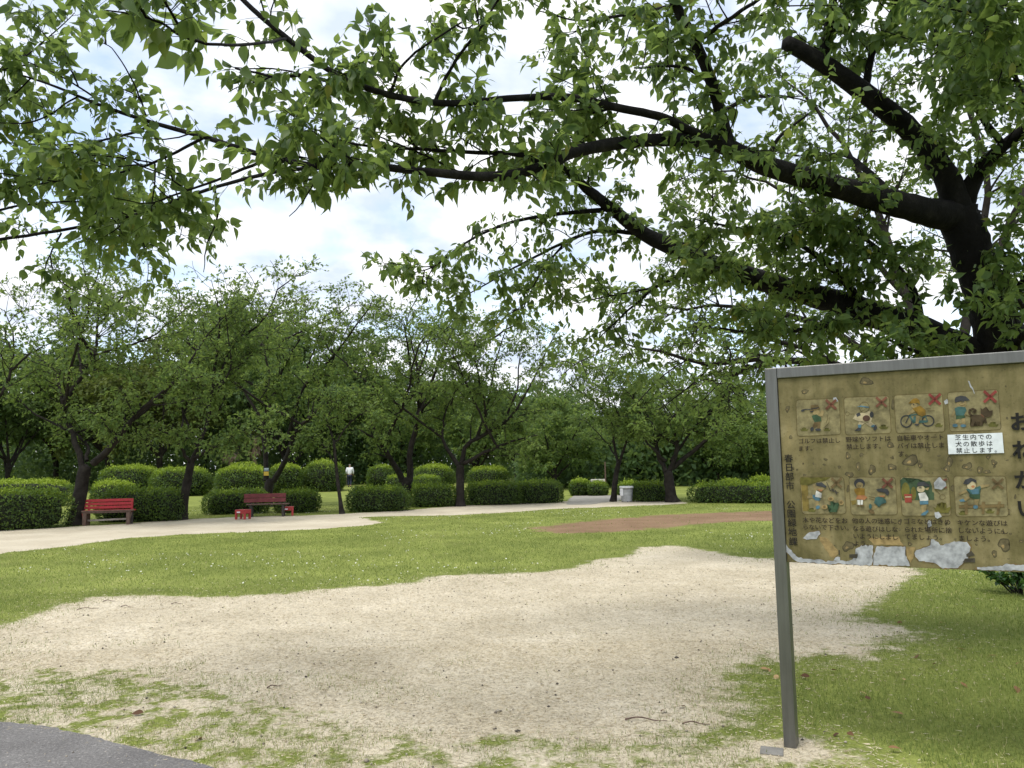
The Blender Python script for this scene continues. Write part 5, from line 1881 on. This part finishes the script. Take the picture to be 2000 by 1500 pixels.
tile(Z[2], [(117, 237), (815, 204), (857, 765), (150, 788)], 50, 8, [
    ('grass', tuft(765, 672, 66)), ('line', stroke([(585, 432), (650, 428)], 6) + stroke([(610, 463), (705, 460)], 6)),
    ('navy', ringq(298, 615, 80, 84, 17) + ringq(612, 608, 84, 76, 17)),
    ('teal', [[(400, 545), (430, 540), (480, 600), (620, 600), (600, 630), (470, 640), (400, 630)]] + stroke([(342, 530), (405, 635)], 24) + stroke([(330, 530), (450, 512)], 16) + stroke([(530, 560), (570, 535), (600, 600)], 12)),
    ('navy', stroke([(340, 535), (288, 640)], 14)), ('tan', [[(300, 522), (400, 418), (442, 462), (335, 522)], [(440, 530), (492, 545), (472, 652), (430, 652)], ell(412, 388, 46, 36)]),
    ('ochre', [[(385, 430), (500, 388), (575, 450), (577, 520), (530, 542), (470, 520), (455, 480)], [(325, 357), (368, 345), (360, 320), (400, 285), (450, 280), (488, 310), (490, 378), (470, 350), (400, 352)]]),
    ('navy', [ell(450, 664, 34, 14), ell(402, 372, 10, 8)])], 'small picture of a cyclist', 'red', 708, 295, 78, 38)
tile(Z[2], [(888, 197), (1622, 152), (1672, 735), (930, 767)], 50, 8, [
    ('grass', tuft(1552, 662, 84)), ('tan', [ell(1095, 360, 76, 56), [(1000, 450), (945, 540), (970, 548), (1012, 480)], [(1140, 450), (1168, 480), (1158, 542), (1132, 520)], [(1020, 585), (1072, 578), (1045, 642), (1000, 652)], [(1095, 575), (1152, 562), (1146, 662), (1103, 662)]]),
    ('line', stroke([(1060, 375), (1100, 388), (1150, 372)], 6) + stroke([(1150, 520), (1232, 552)], 10)),
    ('green', [[(1015, 528), (1145, 528), (1152, 560), (1080, 575), (1015, 586)]]), ('teal', [[(995, 425), (1060, 398), (1150, 410), (1168, 455), (1130, 530), (1015, 530), (1005, 470)]]),
    ('navy', [[(1000, 340), (998, 295), (1015, 265), (1080, 243), (1160, 255), (1217, 312), (1100, 320), (1030, 340)], ell(1105, 333, 8, 12), ell(1128, 330, 8, 12)]), ('blue', [ell(1003, 675, 38, 25), ell(1122, 678, 42, 22)]),
    ('dogbrown', [[(1225, 520), (1370, 520), (1445, 560), (1462, 640), (1440, 650), (1420, 605), (1400, 610), (1398, 680), (1365, 680), (1362, 620), (1290, 612), (1300, 665), (1322, 680), (1270, 686), (1258, 660), (1277, 690), (1222, 690), (1218, 640), (1245, 605)], [(1375, 510), (1370, 420), (1398, 442), (1450, 402), (1460, 450), (1500, 466), (1547, 450), (1542, 510), (1510, 552), (1450, 556)]] + stroke([(1240, 535), (1207, 490), (1215, 452), (1260, 436), (1300, 455), (1288, 486), (1258, 480)], 32)),
    ('redbrown', stroke([(1375, 512), (1420, 555)], 10))], 'small picture of a child with a dog', 'red', 1508, 258, 84, 40)
tile(Z[3], [(243, 160), (885, 165), (922, 703), (278, 707)], 50, 8, [
    ('bucket', [[(260, 275), (358, 285), (378, 600), (382, 662), (288, 662)]]), ('olive', [[(248, 168), (695, 168), (612, 215), (470, 240), (360, 287), (250, 272)]]),
    ('grass', tuft(415, 648, 66)), ('tan', [ell(545, 312, 62, 58), [(428, 288), (452, 258), (505, 350), (470, 372)], [(345, 440), (430, 425), (442, 466), (350, 477)], [(460, 500), (517, 505), (522, 592), (480, 602)]]),
    ('blue', [[(428, 420), (475, 425), (550, 490), (520, 510), (470, 505), (430, 460)], ell(505, 605, 32, 26, -.6)]), ('white', [[(482, 358), (562, 400), (556, 470), (465, 450)]]), ('orange', [[(505, 345), (575, 345), (570, 372), (530, 372)]]),
    ('navy', [[(478, 252), (560, 238), (637, 300), (615, 322), (540, 300), (490, 292)]]), ('dark', stroke([(635, 240), (690, 362), (810, 390)], 11) + [ell(725, 350, 24, 16, .6), ell(772, 385, 36, 14, 1.2)]),
    ('green', [[(660, 620), (705, 640), (640, 560), (690, 575), (690, 510), (720, 520), (730, 620), (770, 540), (828, 530), (778, 600), (812, 590), (782, 676), (670, 676)]]), ('ochre2', [ell(697, 482, 42, 34), ell(605, 600, 44, 34), ell(848, 535, 38, 38)]), ('wood', [ell(697, 482, 24, 20), ell(605, 600, 20, 18), ell(850, 535, 20, 20)])],
    'small picture of a child snapping a branch', 'brown', 780, 248, 70, 38)
tile(Z[3], [(958, 165), (1640, 165), (1672, 717), (993, 717)], 50, 8, [
    ('navy', [ell(1115, 258, 80, 74)]), ('tan', [ell(1118, 285, 54, 46), ell(1440, 415, 62, 52), [(1340, 550), (1395, 590), (1315, 652), (1280, 622)], [(1410, 520), (1500, 540), (1490, 570), (1420, 560)]]), ('line', ringq(1118, 295, 16, 14, 6, 10) + stroke([(1250, 445), (1340, 465)], 7) + stroke([(1255, 475), (1330, 500)], 7)),
    ('bucket', [[(988, 510), (1066, 500), (1060, 560), (1010, 572)]]), ('ochre', [[(1038, 340), (1100, 320), (1192, 330), (1192, 432), (1080, 432), (1045, 380)]]), ('orange', [[(1085, 430), (1190, 430), (1232, 462), (1190, 497), (1063, 486)]]),
    ('white', [[(1085, 497), (1125, 497), (1122, 572), (1090, 572)], [(1132, 499), (1167, 497), (1162, 572), (1132, 572)]]), ('brown', [ell(1095, 580, 26, 14), ell(1155, 580, 32, 14), ell(1292, 672, 50, 26, .4)]),
    ('teal', [[(1350, 460), (1420, 445), (1500, 490), (1508, 540), (1440, 560), (1400, 602), (1330, 540)], ell(1275, 592, 22, 38)]), ('navy', [[(1358, 345), (1450, 322), (1532, 345), (1553, 388), (1530, 440), (1480, 392), (1390, 376)]]), ('orange', [[(1405, 435), (1490, 432), (1480, 452), (1415, 452)]])],
    'small picture of a girl and a roller skater', 'redbrown', 1525, 252, 70, 38)
tile(Z[4], [(133, 160), (847, 160), (882, 732), (163, 732)], 50, 8, [
    ('dkgreen', [[(137, 210), (180, 170), (230, 185), (260, 252), (305, 245), (340, 195), (390, 188), (440, 242), (515, 228), (570, 222), (600, 290), (607, 380), (632, 390), (637, 497), (170, 502), (150, 400)]]), ('olive', [ell(215, 370, 62, 130), ell(332, 402, 40, 100)]), ('binred', [[(193, 412), (312, 412), (306, 536), (210, 536)]]), ('cream', stroke([(212, 455), (295, 452)], 18)),
    ('olive', tuft(750, 620, 132, 150)), ('line', stroke([(640, 340), (715, 410)], 8) + ringq(755, 455, 42, 38, 6, 10)),
    ('tan', [[(440, 570), (527, 565), (512, 682), (458, 692)], [(500, 330), (565, 310), (545, 355), (510, 350)]]), ('cream', [ell(438, 337, 60, 50)]), ('white', [[(400, 400), (500, 385), (548, 470), (548, 512), (430, 517)]]), ('blue', [[(418, 512), (548, 508), (548, 560), (430, 567)], [(438, 722), (460, 690), (545, 640), (553, 672), (500, 722)]]),
    ('navy', [[(382, 290), (400, 240), (480, 228), (560, 268), (572, 306), (470, 290), (410, 302)], ell(425, 318, 7, 12), ell(442, 318, 7, 12)]), ('redbrown', stroke([(762, 215), (815, 195)], 30) + stroke([(775, 295), (812, 318)], 28)),
    ('grey', [[(628, 250), (690, 175), (722, 162), (747, 200), (802, 240), (812, 290), (742, 347), (640, 330)], [(638, 682), (700, 670), (747, 740), (680, 772), (648, 750)]])],
    'small picture of a child by a litter bin', None, 0, 0, 0, 0)
tile(Z[4], [(918, 150), (1682, 150), (1722, 742), (953, 742)], 50, 8, [
    ('grass', tuft(1058, 692, 76) + tuft(1450, 668, 72)), ('wood', [[(995, 577), (1660, 560), (1663, 608), (998, 621)]]), ('line', stroke([(995, 577), (1660, 560)], 5) + stroke([(998, 621), (1663, 608)], 5)), ('wood', [[(1075, 530), (1123, 528), (1128, 712), (1085, 712)], [(1330, 525), (1382, 525), (1368, 706), (1330, 706)], [(1572, 518), (1612, 520), (1582, 716), (1543, 716)]]),
    ('tan', [[(1300, 280), (1445, 268), (1440, 297), (1310, 327)], [(1100, 345), (990, 402), (1005, 427), (1120, 382)], [(1150, 430), (1060, 482), (1085, 522), (1155, 470)], [(1222, 485), (1292, 485), (1272, 582), (1225, 582)]]), ('teal', [[(1098, 342), (1240, 318), (1310, 290), (1318, 325), (1295, 360), (1300, 415), (1160, 415), (1145, 370)]]), ('blue', [[(1160, 345), (1285, 330), (1285, 412), (1190, 412)], [(998, 502), (1060, 478), (1092, 522), (1020, 524)], ell(1240, 600, 36, 28)]),
    ('green', [[(1143, 420), (1306, 412), (1302, 482), (1210, 482), (1150, 452)]]), ('cream', [ell(1180, 287, 66, 60)]), ('orange', [ell(1202, 302, 26, 18)]), ('navy', [[(1057, 265), (1088, 200), (1170, 173), (1247, 205), (1257, 252), (1190, 222), (1130, 272)]])],
    'small picture of a child jumping on a fence', 'brown', 1563, 262, 76, 38)

# blisters, bare metal and paint scars on the panel
rb = np.random.default_rng(23)


def blob(cx, cy, rx, ry, n=18, j=.16, seed=None):
    r = rb if seed is None else np.random.default_rng(seed)
    ph = r.uniform(0, 6.28, 3)
    out = []
    for a in np.linspace(0, 2 * np.pi, n, endpoint=False):
        k = 1 + j * math.sin(2 * a + ph[0]) + j * .8 * math.sin(3 * a + ph[1]) + j * .5 * math.sin(5 * a + ph[2])
        out.append((cx + rx * k * math.cos(a), cy + ry * k * math.sin(a)))
    return out


def jag(P, step=16, amp=4):
    out = []
    for k in range(len(P)):
        a, b = np.array(P[k], float), np.array(P[(k + 1) % len(P)], float)
        n = max(1, int(np.linalg.norm(b - a) / step))
        for t in np.linspace(0, 1, n, endpoint=False):
            out.append(tuple(a + (b - a) * t + rb.normal(0, amp, 2) * (1 if 0 < t else .4)))
    return out


bl = [(575, 718, 18, 20), (640, 785, 15, 24), (728, 808, 25, 30), (853, 790, 24, 24), (975, 750, 52, 34), (1035, 778, 18, 16), (1222, 758, 22, 34), (1205, 800, 24, 18), (1335, 785, 30, 24), (1415, 808, 22, 20), (1505, 762, 18, 20), (1460, 820, 22, 14), (585, 838, 26, 18), (845, 650, 26, 18), (860, 730, 10, 10), (660, 712, 12, 12), (520, 790, 8, 12), (432, 742, 12, 9),
      (575, 1295, 36, 32), (1570, 1285, 42, 40), (1508, 1342, 18, 22), (1680, 1262, 14, 10), (860, 395, 10, 30), (690, 245, 38, 28), (905, 1140, 14, 16), (970, 1280, 14, 12), (1090, 1160, 14, 20), (1085, 680, 14, 10), (1600, 1075, 10, 18), (575, 930, 8, 26), (1240, 925, 10, 24), (1580, 275, 6, 6), (1588, 478, 8, 8), (1470, 725, 16, 14), (1560, 1205, 14, 10), (300, 310, 24, 14), (190, 420, 14, 20), (210, 600, 12, 10), (1620, 720, 10, 8), (1640, 980, 8, 14)]
bl += [(rb.uniform(200, 1600), rb.uniform(700, 850), rb.uniform(4, 11), rb.uniform(4, 10)) for _ in range(26)]
bl += [(rb.uniform(180, 1650), rb.uniform(1150, 1390), rb.uniform(3, 9), rb.uniform(3, 9)) for _ in range(26)]
small = [('blisteredge', []), ('blister', [])]
for x, y, rx, ry in bl:
    P = blob(x, y, rx, ry)
    c = np.array([x, y])
    inner = [tuple(c + (np.array(p) - c) * .80 + [.6, -.6]) for p in P]
    if rx > 12:
        printed('paint_blister', [('blisteredge', [P]), ('blister', [inner]), ('ochre2', [[tuple(c + (np.array(p) - c) * .25 + [-rx * .2, ry * .25]) for p in P]])], S, panel, .0003, .00022)
    else:
        small[0][1].append(P)
        small[1][1].append(inner)
tag(printed('paint_specks', small, S, panel, .0003, .00022), kind='stuff')
peel = [[(288, 1242), (330, 1205), (395, 1194), (400, 1215), (376, 1247), (310, 1252)], [(622, 1312), (660, 1288), (732, 1290), (736, 1340), (726, 1415), (575, 1410), (556, 1396), (640, 1362)], [(760, 1294), (940, 1296), (936, 1330), (970, 1420), (736, 1415), (741, 1345)],
        [(1010, 1320), (1098, 1290), (1105, 1248), (1150, 1268), (1162, 1290), (1280, 1263), (1332, 1268), (1357, 1300), (1340, 1370), (1275, 1432), (1180, 1436), (1130, 1402), (1030, 1387), (1002, 1360)], [(166, 1252), (192, 1300), (262, 1368), (420, 1384), (560, 1392), (572, 1408), (420, 1404), (250, 1392), (176, 1330)], [(485, 1385), (495, 1365), (525, 1362), (522, 1390)],
        [(1395, 1428), (1500, 1424), (1600, 1408), (1700, 1412), (1850, 1420), (1850, 1462), (1700, 1450), (1400, 1442)], [(1078, 1150), (1090, 1128), (1106, 1135), (1108, 1165), (1088, 1172)], [(1185, 1340), (1250, 1310), (1260, 1300), (1240, 1330)], [(480, 350), (500, 345), (512, 370), (492, 378)], [(1185, 370), (1205, 355), (1210, 385), (1192, 392)], [(1340, 240), (1350, 245), (1385, 325), (1375, 320)]]
edge = [[tuple(np.mean(p, 0) + (np.array(q) - np.mean(p, 0)) * (1.05 if len(p) > 4 else 1.1)) for q in p] for p in peel[:7]]
for k, p in enumerate(peel):
    printed('bare_metal_scar', ([('wood', [jag(edge[k], 18, 3)])] if k < len(edge) else []) + [('grey', [jag(p, 14, 3)])], S, panel, .0018, .0004)
for p in ([(388, 1225), (450, 1250), (518, 1335), (482, 1372), (455, 1350), (400, 1262)], [(935, 1298), (1008, 1300), (976, 1402), (945, 1350)], [(700, 1240), (900, 1230), (930, 1290), (740, 1285)]):
    printed('faded_paint_scar', [('ochre2', [jag(p, 16, 3)])], S, panel, .0012, .0004)
for p in ([(1328, 1345), (1360, 1323), (1384, 1352), (1330, 1362)], [(1320, 1372), (1383, 1370), (1384, 1398), (1305, 1396)], [(583, 1346), (637, 1344), (632, 1371), (583, 1366)], [(515, 1320), (522, 1318), (523, 1352), (516, 1350)]):
    printed('dark_paint_remnant', [('dark', [p])], S, panel, .0032, .0004)
stk = printed('sticker', [('sticker', [[(1208, 585), (1557, 571), (1568, 700), (1215, 708)]])], S, panel, .0070, .0004)
stk["label"] = 'clean white sticker pasted over the old text'


def glyphs(name, body, x0, x1, y, inkname, parent, bold=.0, space=1.0, lift=.0080, n=None, f=S):
    """one line of writing between two points of the enlarged view; y is the middle of the line at its left end"""
    a, b = f(x0, y), f(x1, y)
    width = abs(b[0] - a[0])
    n = n or len(body)
    c = bpy.data.curves.new(name, 'FONT')
    c.body = body
    c.size = 1.0
    c.resolution_u = 3
    c.offset = bold
    c.space_character = space
    t = bpy.data.objects.new(name, c)
    COL.objects.link(t)
    dg = bpy.context.evaluated_depsgraph_get()
    me = bpy.data.meshes.new_from_object(t.evaluated_get(dg))
    bpy.data.objects.remove(t)
    em = width / n / space
    V = np.zeros(len(me.vertices) * 3)
    me.vertices.foreach_get("co", V)
    V = V.reshape(-1, 3)
    out = np.column_stack([a[0] + V[:, 0] * em, np.full(len(V), .016 - lift), a[1] + (V[:, 1] - .38) * em])
    me.vertices.foreach_set("co", out.astype(np.float32).ravel())
    me.update()
    me.materials.clear()
    me.materials.append(PRINT[inkname])
    me.name = name
    o = bpy.data.objects.new(name, me)
    COL.objects.link(o)
    o.parent = parent
    return o


for body, x0, x1, y in [
    ('ゴルフは禁止し', 257, 529, 626), ('ます。', 257, 374, 672), ('野球やソフトは', 560, 850, 615), ('禁止します。', 564, 812, 661), ('自転車やオート', 884, 1190, 606), ('バイは禁止しま', 887, 1193, 656), ('す。', 893, 981, 706),
    ('木や花などをお', 286, 574, 1126), ('らないで下さい。', 286, 606, 1170), ('他の人の迷惑に', 600, 888, 1130), ('なる遊びはしな', 603, 895, 1180), ('いようにしまし', 606, 896, 1228), ('よう。', 608, 733, 1274),
    ('ゴミなどはきめ', 928, 1230, 1134), ('られた場所に捨', 930, 1238, 1186), ('てましょう。', 934, 1200, 1232), ('キケンな遊びは', 1268, 1592, 1142), ('しないようにし', 1272, 1596, 1192), ('ましょう。', 1276, 1508, 1242)]:
    glyphs('caption', body, x0, x1, y, 'text', panel, .009, lift=.0066)
for body, x0, x1, y in [('芝生内での', 1254, 1530, 602), ('犬の散歩は', 1258, 1534, 644), ('禁止します。', 1262, 1594, 685)]:
    glyphs('sticker_text', body, x0, x1, y, 'black', panel, .006, 1.28, lift=.0080)
for ch, x, y in (('春', 197, 735), ('日', 200, 792), ('部', 203, 850), ('市', 206, 908), ('公', 212, 1028), ('園', 215, 1085), ('緑', 219, 1143), ('地', 222, 1202), ('課', 226, 1262)):
    glyphs('office_name', ch, x - 29, x + 29, y, 'black', panel, .010, lift=.0066)
for ch, x, y in (('お', 1676, 503), ('ね', 1692, 680), ('が', 1706, 870), ('い', 1718, 1050)):
    glyphs('title_character', ch, x - 76, x + 76, y, 'black', panel, .028, lift=.0066)
